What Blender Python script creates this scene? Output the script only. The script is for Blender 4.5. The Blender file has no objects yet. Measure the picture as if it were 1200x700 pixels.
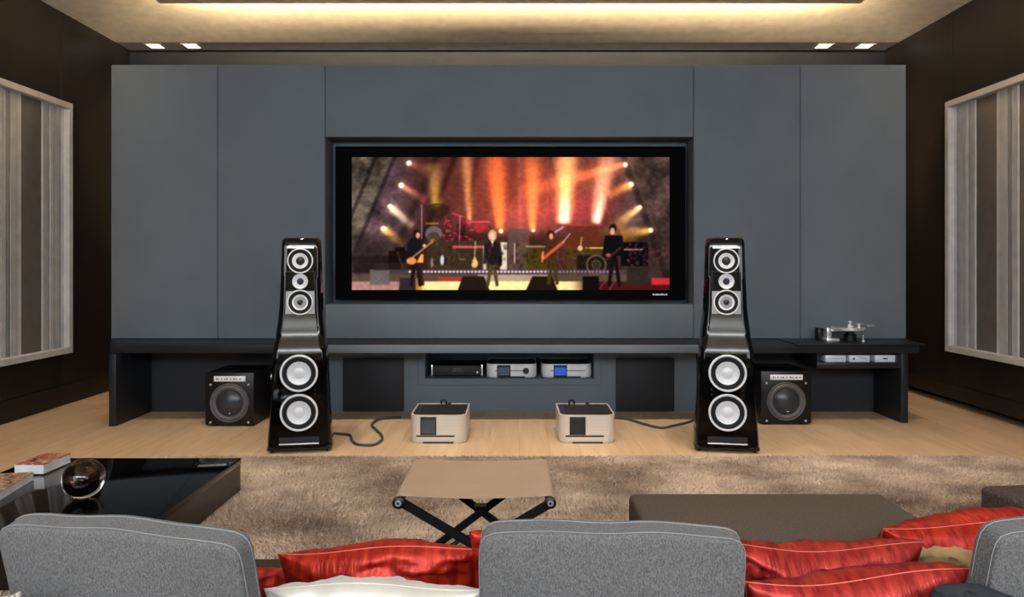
import bpy, bmesh, math, random
import numpy as np
from mathutils import Vector, Matrix, noise

random.seed(4)
scene = bpy.context.scene
COL = scene.collection
F = 850.0
CAMH = 1.15

# ------------------------------------------------------------------ camera
cam_d = bpy.data.cameras.new('camera')
cam = bpy.data.objects.new('camera', cam_d)
COL.objects.link(cam)
cam.location = (0, 0, CAMH)
cam.rotation_euler = (math.pi / 2, 0, 0)
cam_d.sensor_width = 36
cam_d.lens = 36 * F / 1200
cam_d.shift_y = -40 / 1200
cam_d.clip_start = 0.05
scene.camera = cam

# ------------------------------------------------------------------ world, exposure
w = bpy.data.worlds.new('world')
scene.world = w
w.use_nodes = True
w.node_tree.nodes['Background'].inputs[0].default_value = (0.55, 0.65, 0.8, 1)
w.node_tree.nodes['Background'].inputs[1].default_value = 0.3
scene.view_settings.view_transform = 'Standard'
scene.view_settings.look = 'None'
scene.view_settings.exposure = 0.0
scene.view_settings.gamma = 1.0
scene.view_settings.use_curve_mapping = False

# ------------------------------------------------------------------ room lights
def area(name, loc, rot, sx, sy, energy, col, spread=math.pi):
    l = bpy.data.lights.new(name, 'AREA')
    l.shape = 'RECTANGLE'; l.size = sx; l.size_y = sy
    l.energy = energy; l.color = col; l.spread = spread
    o = bpy.data.objects.new(name, l); COL.objects.link(o)
    o.location = loc; o.rotation_euler = rot
    return o
def spot(name, loc, target, energy, col, angle=60, blend=0.6, size=0.03):
    l = bpy.data.lights.new(name, 'SPOT')
    l.energy = energy; l.color = col; l.spot_size = math.radians(angle)
    l.spot_blend = blend; l.shadow_soft_size = size
    o = bpy.data.objects.new(name, l); COL.objects.link(o)
    o.location = loc
    d = Vector(target) - Vector(loc)
    o.rotation_euler = d.to_track_quat('-Z', 'Y').to_euler()
    return o
WARM = (1.0, 0.78, 0.50)
COOL = (0.85, 0.92, 1.0)
HALL = (1.0, 0.88, 0.74)
# daylight from the window wall behind the camera, then added side fill
area('window_daylight', (0, -2.45, 2.6), (math.radians(80), 0, 0), 6.0, 0.85, 250, COOL)
area('side_fill', (-3.6, -1.2, 1.6), (math.radians(90), 0, math.radians(-62)), 2.2, 1.9, 70, COOL)  # unseen fill lamps added at both sides; no window in these walls
area('side_fill', (3.5, -1.2, 1.6), (math.radians(90), 0, math.radians(62)), 2.2, 1.9, 70, COOL)
# hidden strips on top of the hanging ceiling panel, at its rear, left and right edges
area('cove_strip_rear', (0, 5.62, 3.272), (math.radians(106), 0, 0), 5.2, 0.03, 380, WARM)
area('cove_strip_left', (-2.70, 2.8, 3.268), (math.radians(122), 0, math.radians(90)), 5.0, 0.03, 85, WARM)
area('cove_strip_right', (2.67, 2.8, 3.268), (math.radians(122), 0, math.radians(-90)), 5.0, 0.03, 85, WARM)
# ceiling spots in the hanging panel
for sx, sy, tx, ty, e in ((-1.5, 4.2, -1.5, 4.7, 75), (-0.5, 4.2, -0.45, 5.05, 110), (0.5, 4.2, 0.55, 5.05, 110), (1.5, 4.2, 1.5, 4.7, 75),
                          (-2.4, 4.2, -2.6, 4.7, 50), (2.4, 4.2, 2.5, 4.7, 50)):
    spot('panel_spot', (sx, sy, 3.15), (tx, ty, 0), e * 1.25, HALL, 62, 0.8, 0.04)
for sx, sy, e in ((-1.6, 2.4, 45), (0.0, 2.6, 80), (1.3, 2.8, 85), (2.4, 2.9, 60)):
    spot('panel_spot', (sx, sy, 3.15), (sx, sy + 0.4, 0), e * 0.95, HALL, 70, 0.8, 0.04)
for sx, sy, e in ((-0.9, 0.3, 14), (0.3, 0.3, 14), (1.2, 0.5, 14)):
    spot('panel_spot', (sx, sy, 3.15), (sx, sy + 1.0, 0.4), e, (1, .95, .9), 75, 0.8, 0.05)

# ------------------------------------------------------------------ helpers
def s2l(c):
    r = []
    for v in c[:3]:
        v = v / 255.0
        r.append(v / 12.92 if v <= 0.04045 else ((v + 0.055) / 1.055) ** 2.4)
    return tuple(r) + (1.0,)

def X(px, D): return (px - 600) * D / F
def Z(py, D): return CAMH - (py - 310) * D / F

def mat(name, col, rough=0.5, metal=0.0, spec=0.5, col2=None, nscale=10, nstretch=(1, 1, 1), bump=0.0,
        bscale=200, bstretch=(1, 1, 1), emit=None, estr=0.0, coat=0.0, sheen=0.0, trans=0.0, detail=4, ramp=(0.35, 0.65), ior=1.45, rvar=0.0):
    m = bpy.data.materials.new(name); m.use_nodes = True
    nt = m.node_tree; b = nt.nodes['Principled BSDF']
    b.inputs['Base Color'].default_value = s2l(col)
    b.inputs['Roughness'].default_value = rough
    b.inputs['Metallic'].default_value = metal
    b.inputs['Specular IOR Level'].default_value = spec
    b.inputs['Coat Weight'].default_value = coat
    b.inputs['Coat Roughness'].default_value = 0.03
    b.inputs['Sheen Weight'].default_value = sheen
    b.inputs['Transmission Weight'].default_value = trans
    b.inputs['IOR'].default_value = ior
    tc = nt.nodes.new('ShaderNodeTexCoord')
    if col2 is None:
        col2 = tuple(max(0, c * 0.93) for c in col)
    mp = nt.nodes.new('ShaderNodeMapping'); mp.inputs['Scale'].default_value = nstretch
    nt.links.new(tc.outputs['Object'], mp.inputs[0])
    n = nt.nodes.new('ShaderNodeTexNoise'); n.inputs['Scale'].default_value = nscale; n.inputs['Detail'].default_value = detail
    nt.links.new(mp.outputs[0], n.inputs['Vector'])
    r = nt.nodes.new('ShaderNodeValToRGB')
    r.color_ramp.elements[0].position = ramp[0]; r.color_ramp.elements[0].color = s2l(col)
    r.color_ramp.elements[1].position = ramp[1]; r.color_ramp.elements[1].color = s2l(col2)
    nt.links.new(n.outputs['Fac'], r.inputs[0])
    nt.links.new(r.outputs[0], b.inputs['Base Color'])
    if bump > 0:
        mp2 = nt.nodes.new('ShaderNodeMapping'); mp2.inputs['Scale'].default_value = bstretch
        nt.links.new(tc.outputs['Object'], mp2.inputs[0])
        n2 = nt.nodes.new('ShaderNodeTexNoise'); n2.inputs['Scale'].default_value = bscale; n2.inputs['Detail'].default_value = 2
        nt.links.new(mp2.outputs[0], n2.inputs['Vector'])
        bp = nt.nodes.new('ShaderNodeBump'); bp.inputs['Strength'].default_value = bump; bp.inputs['Distance'].default_value = 0.004
        nt.links.new(n2.outputs['Fac'], bp.inputs['Height'])
        nt.links.new(bp.outputs[0], b.inputs['Normal'])
    if emit is not None:
        b.inputs['Emission Color'].default_value = s2l(emit)
        b.inputs['Emission Strength'].default_value = estr
    return m

def link(name, me, m=None, parent=None, smooth=None):
    o = bpy.data.objects.new(name, me); COL.objects.link(o)
    if m is not None: me.materials.append(m)
    if parent is not None: o.parent = parent
    if smooth is not None: shade(me, smooth)
    return o
def shade(me, ang):
    me.polygons.foreach_set('use_smooth', [True] * len(me.polygons))
    if ang < 180: me.set_sharp_from_angle(angle=math.radians(ang))
    me.update()
def finish(bm, name, m, parent=None, smooth=None):
    me = bpy.data.meshes.new(name); bm.normal_update(); bm.to_mesh(me); bm.free()
    return link(name, me, m, parent, smooth)
def add_box(bm, x0, x1, y0, y1, z0, z1, bev=0.0, seg=2):
    t = bmesh.new()
    bmesh.ops.create_cube(t, size=1)
    for v in t.verts:
        v.co = Vector(((x0 + x1) / 2 + v.co.x * (x1 - x0), (y0 + y1) / 2 + v.co.y * (y1 - y0), (z0 + z1) / 2 + v.co.z * (z1 - z0)))
    if bev > 0:
        bmesh.ops.bevel(t, geom=list(t.edges), offset=bev, segments=seg, profile=0.5, affect='EDGES')
    merge(bm, t)
def merge(bm, t, M=None):
    mp = {}
    for v in t.verts: mp[v] = bm.verts.new(M @ v.co if M is not None else v.co)
    for f in t.faces:
        try: bm.faces.new([mp[v] for v in f.verts])
        except ValueError: pass
    t.free()
def box(name, x0, x1, y0, y1, z0, z1, m, parent=None, bev=0.0, seg=2):
    bm = bmesh.new(); add_box(bm, x0, x1, y0, y1, z0, z1, bev, seg)
    return finish(bm, name, m, parent, 35 if bev > 0 else None)
def add_lathe(bm, prof, M=None, n=32):
    """prof: list of (r, h) about local Z"""
    rings = []
    for r, h in prof:
        if r < 1e-6:
            rings.append([bm.verts.new(M @ Vector((0, 0, h)) if M else Vector((0, 0, h)))])
        else:
            ring = []
            for i in range(n):
                a = 2 * math.pi * i / n
                c = Vector((r * math.cos(a), r * math.sin(a), h))
                ring.append(bm.verts.new(M @ c if M else c))
            rings.append(ring)
    for a, b in zip(rings[:-1], rings[1:]):
        for i in range(n):
            j = (i + 1) % n
            if len(a) == 1 and len(b) == 1: continue
            if len(a) == 1: bm.faces.new((a[0], b[i], b[j]))
            elif len(b) == 1: bm.faces.new((a[i], b[0], a[j])) if False else bm.faces.new((a[j], a[i], b[0]))
            else: bm.faces.new((a[i], b[i], b[j], a[j]))
    bmesh.ops.recalc_face_normals(bm, faces=list(bm.faces))
def lathe(name, prof, M, m, parent=None, n=32, smooth=35):
    bm = bmesh.new(); add_lathe(bm, prof, M, n)
    return finish(bm, name, m, parent, smooth)
def facing(x, y, z):   # lathe axis towards -Y (towards the viewer), at x,y,z
    return Matrix.Translation((x, y, z)) @ Matrix.Rotation(math.radians(90), 4, 'X')
def add_tube(bm, pts, r, n=10, closed=False, caps=True):
    pts = [Vector(p) for p in pts]
    N = len(pts)
    rings = []
    up = Vector((0, 0, 1))
    for i, p in enumerate(pts):
        if closed: t = pts[(i + 1) % N] - pts[i - 1]
        else: t = pts[min(i + 1, N - 1)] - pts[max(i - 1, 0)]
        t.normalize()
        u = t.cross(up)
        if u.length < 1e-3: u = t.cross(Vector((1, 0, 0)))
        u.normalize(); v = u.cross(t).normalized()
        rr = r[i] if isinstance(r, (list, tuple)) else r
        rings.append([bm.verts.new(p + u * math.cos(2 * math.pi * k / n) * rr + v * math.sin(2 * math.pi * k / n) * rr) for k in range(n)])
    rng = range(N) if closed else range(N - 1)
    for i in rng:
        a, b = rings[i], rings[(i + 1) % N]
        for k in range(n):
            bm.faces.new((a[k], a[(k + 1) % n], b[(k + 1) % n], b[k]))
    if caps and not closed:
        bm.faces.new(rings[0][::-1]); bm.faces.new(rings[-1])
    bmesh.ops.recalc_face_normals(bm, faces=list(bm.faces))
def tube(name, pts, r, m, parent=None, n=10, closed=False):
    bm = bmesh.new(); add_tube(bm, pts, r, n, closed)
    return finish(bm, name, m, parent, 60)
def add_bar(bm, p0, p1, wd, th, M=None):
    """flat bar from p0 to p1: wd in the XZ plane, th along Y"""
    p0, p1 = Vector(p0), Vector(p1)
    t = (p1 - p0).normalized(); yv = Vector((0, 1, 0)); yv = (yv - t * t.dot(yv)).normalized(); s = t.cross(yv)
    vs = []
    for p in (p0, p1):
        for a, b in ((-1, -1), (1, -1), (1, 1), (-1, 1)):
            vs.append(bm.verts.new(p + s * a * wd / 2 + yv * b * th / 2))
    for f in ((0, 1, 2, 3), (7, 6, 5, 4), (0, 4, 5, 1), (1, 5, 6, 2), (2, 6, 7, 3), (3, 7, 4, 0)):
        bm.faces.new([vs[i] for i in f])
    bmesh.ops.recalc_face_normals(bm, faces=list(bm.faces))
def prism(name, poly, z0, z1, m, parent=None, bev=0.0):
    bm = bmesh.new()
    a = [bm.verts.new((x, y, z0)) for x, y in poly]; b = [bm.verts.new((x, y, z1)) for x, y in poly]
    n = len(poly)
    bm.faces.new(a[::-1]); bm.faces.new(b)
    for i in range(n): bm.faces.new((a[i], a[(i + 1) % n], b[(i + 1) % n], b[i]))
    bmesh.ops.recalc_face_normals(bm, faces=list(bm.faces))
    if bev: bmesh.ops.bevel(bm, geom=list(bm.edges), offset=bev, segments=2, profile=0.5, affect='EDGES')
    return finish(bm, name, m, parent, 35 if bev else None)
def tag(o, label, cat, group=None):
    o['label'] = label; o['category'] = cat
    if group: o['group'] = group
    return o
def thing(name, label, cat, loc=(0, 0, 0), rz=0.0, group=None, rot=None):
    o = bpy.data.objects.new(name, None); COL.objects.link(o)
    o.empty_display_size = 0.1
    o.location = loc; o.rotation_euler = rot if rot else (0, 0, rz)
    return tag(o, label, cat, group)
def struct(o):
    o['kind'] = 'structure'; return o
def sroot(name, loc=(0, 0, 0)):
    o = bpy.data.objects.new(name, None); COL.objects.link(o); o.location = loc
    return struct(o)
def copy_tree(o, parent=None):
    c = o.copy(); COL.objects.link(c)
    if parent is not None: c.parent = parent
    for ch in list(o.children): copy_tree(ch, c)
    return c

# ------------------------------------------------------------------ materials
M_fascia = mat('fascia_fabric', (106, 115, 123), 0.85, spec=0.2, col2=(102, 111, 119), nscale=3, bump=0.25, bscale=500, bstretch=(1, 1, 0.25))
M_reveal = mat('reveal_fabric', (100, 107, 114), 0.8, spec=0.2)
M_backwall = mat('rear_wall_paint', (36, 38, 42), 0.8, spec=0.2)
M_darkwood = mat('dark_veneer', (36, 31, 29), 0.42, spec=0.35, col2=(26, 23, 22), nscale=2.5, nstretch=(1, 1, 0.12), bump=0.1, bscale=60, bstretch=(1, 1, 0.05))
M_bench = mat('charcoal_lacquer', (31, 33, 38), 0.38, spec=0.4, col2=(27, 29, 33), nscale=4, nstretch=(1, 1, .3))
M_bench_dark = mat('charcoal_panel', (42, 44, 48), 0.6, spec=0.3, col2=(38, 40, 44), nscale=4)
M_ceil = mat('ceiling_paint', (234, 222, 202), 0.9, spec=0.1)
M_ceilgrey = mat('ceiling_border_paint', (232, 226, 216), 0.9, spec=0.1)
M_black = mat('black_metal', (14, 14, 16), 0.4, spec=0.4)
M_matte = mat('screen_masking_velvet', (9, 9, 11), 0.9, spec=0.05)
M_gloss = mat('piano_black', (7, 7, 8), 0.05, spec=0.5)
M_waist = mat('gunmetal_gloss', (84, 82, 79), 0.22, metal=0.75, spec=0.5)
M_sub = mat('black_satin', (16, 13, 13), 0.35, spec=0.4)
M_chrome = mat('brushed_silver', (226, 228, 230), 0.25, metal=0.7)
M_ring = mat('driver_ring_silver', (240, 241, 243), 0.45)
M_cone = mat('silver_cone', (232, 234, 236), 0.4, metal=0.1, col2=(214, 217, 221), nscale=6)
M_surr = mat('rubber_surround', (34, 35, 38), 0.7, spec=0.2)
M_dust = mat('dark_dust_cap', (52, 53, 56), 0.35)
M_subcone = mat('sub_cone_grey', (46, 48, 52), 0.3, spec=0.6)
M_subring = mat('sub_surround_grey', (88, 88, 90), 0.45)
M_silver = mat('anodised_silver', (216, 209, 199), 0.38, metal=0.3, col2=(209, 202, 192), nscale=3)
M_silverc = mat('anodised_silver_cool', (234, 237, 240), 0.4, metal=0.1)
M_amptop = mat('amp_top_dark', (52, 40, 34), 0.3, spec=0.6, col2=(36, 29, 26), nscale=5)
M_slot = mat('slot_dark', (28, 28, 30), 0.6)
M_disp = mat('display_grey', (72, 78, 86), 0.25, spec=0.5)
M_dispblue = mat('display_blue', (20, 40, 90), 0.3, emit=(46, 92, 190), estr=0.8)
M_dispdim = mat('display_dim', (60, 70, 84), 0.3, emit=(70, 84, 104), estr=0.35)
M_glyph = mat('display_glyph', (200, 205, 210), 0.5, emit=(190, 196, 204), estr=0.5)
M_rug = mat('rug_pile', (218, 197, 174), 0.95, spec=0.05, col2=(150, 130, 112), nscale=2.6, nstretch=(1, 1.2, 1), detail=8, ramp=(0.36, 0.66))
M_rugback = mat('rug_backing', (168, 148, 128), 0.95, spec=0.05)
M_grey = mat('grey_wool_upholstery', (122, 121, 120), 0.95, spec=0.1, col2=(88, 87, 87), nscale=420, nstretch=(1, 1, .45), bump=0.5, bscale=500, sheen=0.1, ramp=(0.36, 0.64))
M_greyseam = mat('grey_stitch', (158, 160, 163), 0.9)
M_brown = mat('brown_upholstery', (98, 87, 79), 0.95, spec=0.1, col2=(80, 71, 64), nscale=160, bump=0.5, bscale=380)
M_brown2 = mat('umber_upholstery', (96, 84, 80), 0.95, spec=0.1, col2=(66, 57, 55), nscale=120, bump=0.6, bscale=300)
M_sofa = mat('sofa_upholstery', (70, 62, 56), 0.95, spec=0.1, bump=0.4, bscale=300)
M_red = mat('red_silk', (196, 52, 32), 0.4, metal=0.45, spec=0.5, col2=(146, 24, 16), nscale=16, nstretch=(3, 1, 1), bump=0.5, bscale=30, bstretch=(5, 1, 1))
M_red2 = mat('crimson_silk', (198, 62, 54), 0.4, metal=0.45, spec=0.5, col2=(142, 28, 26), nscale=16, nstretch=(3, 1, 1), bump=0.5, bscale=30, bstretch=(5, 1, 1))
M_redseam = mat('red_seam', (228, 120, 104), 0.6)
M_white = mat('ivory_silk', (212, 206, 194), 0.42, metal=0.3, spec=0.5, col2=(200, 195, 186), nscale=10, bump=0.3, bscale=30, sheen=0.4)
M_gold = mat('gold_silk', (196, 160, 108), 0.35, spec=0.5, col2=(140, 112, 74), nscale=12, bump=0.4, bscale=40, sheen=0.4)
M_char = mat('charcoal_cushion', (40, 42, 46), 0.9)
M_speck = mat('speckled_fleece', (214, 206, 198), 0.9, col2=(120, 110, 104), nscale=120, ramp=(0.45, 0.55))
M_leather = mat('taupe_sling_leather', (176, 152, 130), 0.6, spec=0.3, col2=(168, 144, 122), nscale=4)
M_stripe = [mat('shade_stripe_light', (214, 214, 216), 0.7), mat('shade_stripe_grey', (138, 137, 138), 0.7), mat('shade_stripe_pale', (186, 185, 186), 0.7)]
M_stripedark = mat('shade_band_taupe', (104, 99, 94), 0.8)
M_frame = mat('panel_frame_paint', (200, 200, 198), 0.6)
M_page = mat('book_pages', (240, 241, 244), 0.8, bump=0.2, bscale=300, bstretch=(0.1, 0.1, 6))
M_cable = mat('cable_grey_blue', (62, 68, 82), 0.6)
M_lamp = mat('lamp_diffuser', (255, 250, 240), 0.5, emit=(255, 248, 236), estr=4.0)

# glass
def glass_mat():
    m = bpy.data.materials.new('smoked_glass'); m.use_nodes = True
    b = m.node_tree.nodes['Principled BSDF']
    b.inputs['Base Color'].default_value = s2l((215, 208, 204)); b.inputs['Roughness'].default_value = 0.02
    b.inputs['Transmission Weight'].default_value = 1.0; b.inputs['IOR'].default_value = 1.45
    return m
M_glass = glass_mat()

# plank material: colour varies per object
def plank_mat():
    m = bpy.data.materials.new('oak_plank'); m.use_nodes = True
    nt = m.node_tree; b = nt.nodes['Principled BSDF']
    b.inputs['Roughness'].default_value = 0.42; b.inputs['Specular IOR Level'].default_value = 0.35
    oi = nt.nodes.new('ShaderNodeObjectInfo')
    tc = nt.nodes.new('ShaderNodeTexCoord')
    addv = nt.nodes.new('ShaderNodeVectorMath'); addv.operation = 'ADD'
    sc = nt.nodes.new('ShaderNodeVectorMath'); sc.operation = 'SCALE'; sc.inputs['Scale'].default_value = 1.0
    cmb = nt.nodes.new('ShaderNodeCombineXYZ')
    mul = nt.nodes.new('ShaderNodeMath'); mul.operation = 'MULTIPLY'; mul.inputs[1].default_value = 37.0
    nt.links.new(oi.outputs['Random'], mul.inputs[0]); nt.links.new(mul.outputs[0], cmb.inputs['X']); nt.links.new(mul.outputs[0], cmb.inputs['Z'])
    nt.links.new(tc.outputs['Object'], addv.inputs[0]); nt.links.new(cmb.outputs[0], addv.inputs[1])
    mp = nt.nodes.new('ShaderNodeMapping'); mp.inputs['Scale'].default_value = (9, 0.9, 9)
    nt.links.new(addv.outputs[0], mp.inputs[0])
    n = nt.nodes.new('ShaderNodeTexNoise'); n.inputs['Scale'].default_value = 2.2; n.inputs['Detail'].default_value = 6; n.inputs['Distortion'].default_value = 0.6
    nt.links.new(mp.outputs[0], n.inputs['Vector'])
    r = nt.nodes.new('ShaderNodeValToRGB')
    r.color_ramp.elements[0].position = 0.3; r.color_ramp.elements[0].color = s2l((206, 176, 142))
    r.color_ramp.elements[1].position = 0.72; r.color_ramp.elements[1].color = s2l((188, 156, 122))
    nt.links.new(n.outputs['Fac'], r.inputs[0])
    mr = nt.nodes.new('ShaderNodeMapRange'); mr.inputs['To Min'].default_value = 0.95; mr.inputs['To Max'].default_value = 1.05
    nt.links.new(oi.outputs['Random'], mr.inputs['Value'])
    mx = nt.nodes.new('ShaderNodeVectorMath'); mx.operation = 'SCALE'
    nt.links.new(r.outputs[0], mx.inputs[0]); nt.links.new(mr.outputs[0], mx.inputs['Scale'])
    nt.links.new(mx.outputs[0], b.inputs['Base Color'])
    bp = nt.nodes.new('ShaderNodeBump'); bp.inputs['Strength'].default_value = 0.12; bp.inputs['Distance'].default_value = 0.002
    nt.links.new(n.outputs['Fac'], bp.inputs['Height']); nt.links.new(bp.outputs[0], b.inputs['Normal'])
    return m
M_plank = plank_mat()

# ------------------------------------------------------------------ room shell
XL, XR, YB, YF, ZC = -3.656, 3.57, 6.94, -2.6, 3.2
fl = struct(box('floor', XL - 0.1, XR + 0.3, YF, YB + 0.1, -0.12, -0.012, mat('subfloor', (70, 58, 46), 0.9)))
PW = 0.19
pm = {}
def plank_mesh(L):
    if L not in pm:
        bm = bmesh.new(); add_box(bm, 0, PW - 0.0007, 0, L - 0.0007, -0.012, 0, 0.0005, 1)
        me = bpy.data.meshes.new('plank'); bm.to_mesh(me); bm.free(); me.materials.append(M_plank); pm[L] = me
    return pm[L]
x = XL - 0.1 + 0.002; k = 0
Ls = [1.9, 2.2, 1.6]
while x < XR + 0.19 - 0.001:
    y = 0.4 - [0.0, 0.9, 0.35, 1.3, 0.6][k % 5]
    j = k
    while y < YB - 0.05:
        L = Ls[j % 3]
        if y + L > YB: L = round(YB - y, 4)
        if L > 0.1:
            o = bpy.data.objects.new('plank', plank_mesh(L)); COL.objects.link(o); o.location = (x, y, 0); o.parent = fl
        y += L; j += 1
    x += PW; k += 1
# side walls with veneer panels
def side_wall(name, xw, sgn, zb):
    wl = struct(box(name, *(sorted((xw + sgn * 0.02, xw + sgn * 0.18))), YF, YB, zb, ZC + 0.28, M_darkwood))
    y = YB - 0.0
    while y > 0.5:
        y0 = y - 1.06
        box('veneer_panel', *(sorted((xw, xw + sgn * 0.02))), y0 + 0.003, y - 0.003, zb + (0.17 if zb < .05 else .12), ZC - 0.002, M_darkwood, wl, 0.002, 1)
        y = y0
    return wl
side_wall('wall_left', XL, -1, 0.0)
side_wall('wall_right', XR, 1, 0.06)
struct(box('baseboard_left', XL - 0.02, XL + 0.001, 0.4, YB, 0.0, 0.168, M_darkwood, None, 0.002, 1))
struct(box('baseboard_right', XR + 0.0, XR + 0.019, 0.4, YB, 0.061, 0.178, M_darkwood, None, 0.002, 1))
struct(box('trim_1', XR + 0.17, XR + 0.2, YF, YB, 0.0, 0.08, M_darkwood))
struct(box('wall_back', XL - 0.18, XR + 0.2, YB, YB + 0.1, 0, ZC + 0.28, M_backwall))
# wall behind the camera, with the window opening the daylight comes through
wf = sroot('wall_front')
for a in ((XL, -3.1, 0, ZC), (3.1, XR, 0, ZC), (-3.1, 3.1, 0, 2.1), (-3.1, 3.1, 3.08, ZC)):
    box('wall_section', a[0], a[1], YF - 0.1, YF, a[2], a[3], M_ceil, wf)
# ceiling: border soffit, raised tray, hanging panel
box_c = sroot('ceiling')
TZ = 3.35
box('soffit', XL, XR, 6.69, YB, ZC, TZ + 0.1, M_ceilgrey, box_c)
# coved tray: rises in a smooth curve from the soffit and the side walls
bm = bmesh.new()
prof_c = [(TZ - ZC) * (k / 8) ** .93 for k in range(9)]
rings_c = []
for k in range(9):
    o_ = .95 * k / 8
    z_ = ZC + prof_c[k]
    rings_c.append([bm.verts.new(p) for p in ((XL + o_, YF, z_), (XL + o_, 6.69 - o_, z_), (XR - o_, 6.69 - o_, z_), (XR - o_, YF, z_))])
for a, b in zip(rings_c[:-1], rings_c[1:]):
    for i in range(3): bm.faces.new((a[i], a[i + 1], b[i + 1], b[i]))
bm.faces.new(rings_c[-1])
finish(bm, 'coved_tray', M_ceil, box_c, 30)
box('slab', XL - .1, XR + .1, YF, YB, TZ + .005, TZ + .1, M_ceil, box_c)
box('hanging_panel', -2.77, 2.74, 0.0, 5.7, ZC, ZC + 0.06, M_ceil, box_c, 0.004, 1)
# downlights
def downlight(px, label):
    Y = 6.80; x = X(px, 6.80)
    t = thing('downlight', label, 'light', (x, Y, ZC), 0, 'recessed downlights in the ceiling border')
    bm = bmesh.new()
    for a in ((-.075, .075, -.075, -.06), (-.075, .075, .06, .075), (-.075, -.06, -.06, .06), (.06, .075, -.06, .06)):
        add_box(bm, a[0], a[1], a[2], a[3], -0.006, 0.0)
    finish(bm, 'frame', M_ceil, t)
    box('lamp', -.06, .06, -.06, .06, -0.004, -0.001, M_lamp, t)
    spot('downlight_beam', (x, Y, ZC - 0.02), (x, Y - 0.25, 0), 38, WARM, 80, 0.7, 0.03)
downlight(182, 'square recessed downlight nearest the left wall')
downlight(225, 'square recessed downlight second from the left wall')
downlight(965, 'square recessed downlight second from the right wall')
downlight(1013, 'square recessed downlight nearest the right wall')

# striped framed panels on the side walls
def striped_panel(side):
    s = -1 if side == 'left' else 1
    xw = XL if s < 0 else XR
    Y1 = 5.92 if s < 0 else 5.86
    Y0 = 3.3; z0, z1 = (.43, 2.46) if s < 0 else (.45, 2.46)
    t = thing('striped_panel', 'tall framed panel of vertical grey and white stripes on the %s dark wall' % side, 'panel', (xw, (Y0 + Y1) / 2, z0))
    def bx(nm, a, b, y0, y1, za, zb, m, bev=0, par=t):   # a,b = distance out from wall
        xs = sorted((-s * a, -s * b))
        return box(nm, xs[0], xs[1], y0 - (Y0 + Y1) / 2, y1 - (Y0 + Y1) / 2, za - z0, zb - z0, m, par, bev, 1)
    fw, d = 0.05, 0.075
    bx('frame_rail', 0, d, Y0, Y1, z0, z0 + fw, M_frame, .004)
    bx('frame_rail', 0, d, Y0, Y1, z1 - fw, z1, M_frame, .004)
    bx('frame_stile', 0, d, Y1 - fw, Y1, z0 + fw, z1 - fw, M_frame, .004)
    bx('frame_stile', 0, d, Y0, Y0 + fw, z0 + fw, z1 - fw, M_frame, .004)
    bx('backing', 0, 0.012, Y0 + fw, Y1 - fw, z0 + fw, z1 - fw, M_stripedark)
    y = Y1 - fw - 0.03; i = 0
    rnd = random.Random(3)
    bx('reveal_strip', 0.012, 0.03, Y1 - fw - .03, Y1 - fw, z0 + fw, z1 - fw, M_stripe[0])
    while y > Y0 + fw + 0.02:
        wd = min(0.235, y - Y0 - fw)
        if i % 2 == 0:
            bms = [bmesh.new() for _ in range(3)]
            q = 0
            while q < wd - 0.002:
                sw = min(rnd.choice((0.006, 0.009, 0.014, 0.02)), wd - q)
                mi = rnd.choice((0, 0, 1, 2, 2))
                dd = 0.022 + 0.003 * mi
                xs = sorted((-s * 0.012, -s * dd))
                add_box(bms[mi], xs[0], xs[1], y - q - sw + .001 - (Y0 + Y1) / 2, y - q - (Y0 + Y1) / 2, fw, z1 - fw - z0)
                q += sw
            for mi in range(3):
                if len(bms[mi].verts): finish(bms[mi], 'stripe_band', M_stripe[mi], t)
                else: bms[mi].free()
        else:
            bx('taupe_band', 0.012, 0.019, y - wd, y, z0 + fw, z1 - fw, M_stripedark)
        y -= wd; i += 1
striped_panel('left'); striped_panel('right')

# ------------------------------------------------------------------ fascia wall with screen recess
FY = 5.6
fx = [X(130, FY), X(255, FY), X(381, FY), X(813, FY), X(938, FY), X(1062, FY)]
FT, FB, OT, OB = 2.692, 0.579, Z(160.5, FY), Z(357, FY)
fa = thing('media_wall', 'freestanding blue-grey fabric-clad partition holding the recessed screen', 'partition', ((fx[0] + fx[5]) / 2, FY + .2, FB))
ox, oy, oz = fa.location
def fbox(nm, x0, x1, y0, y1, z0, z1, m, bev=0.0):
    return box(nm, x0 - ox, x1 - ox, y0 - oy, y1 - oy, z0 - oz, z1 - oz, m, fa, bev, 2)
g = 0.0022
for a, b in ((0, 1), (1, 2), (3, 4), (4, 5)):
    fbox('fabric_panel', fx[a] + g, fx[b] - g, FY, FY + .03, FB, FT, M_fascia, .003)
fbox('fabric_panel', fx[2] + g, fx[3] - g, FY, FY + .03, OT, FT, M_fascia, .003)
fbox('fabric_panel', fx[2] + g, fx[3] - g, FY, FY + .03, FB, OB, M_fascia, .003)
fbox('core', fx[0] + .004, fx[2], FY + .03, FY + .36, FB, FT - .004, M_reveal)
fbox('core', fx[3], fx[5] - .004, FY + .03, FY + .36, FB, FT - .004, M_reveal)
fbox('core', fx[2], fx[3], FY + .03, FY + .36, OT, FT - .004, M_reveal)
fbox('core', fx[2], fx[3], FY + .03, FY + .36, FB, OB, M_reveal)
fbox('recess_back', fx[2], fx[3], FY + .24, FY + .36, OB, OT, M_fascia)
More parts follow.
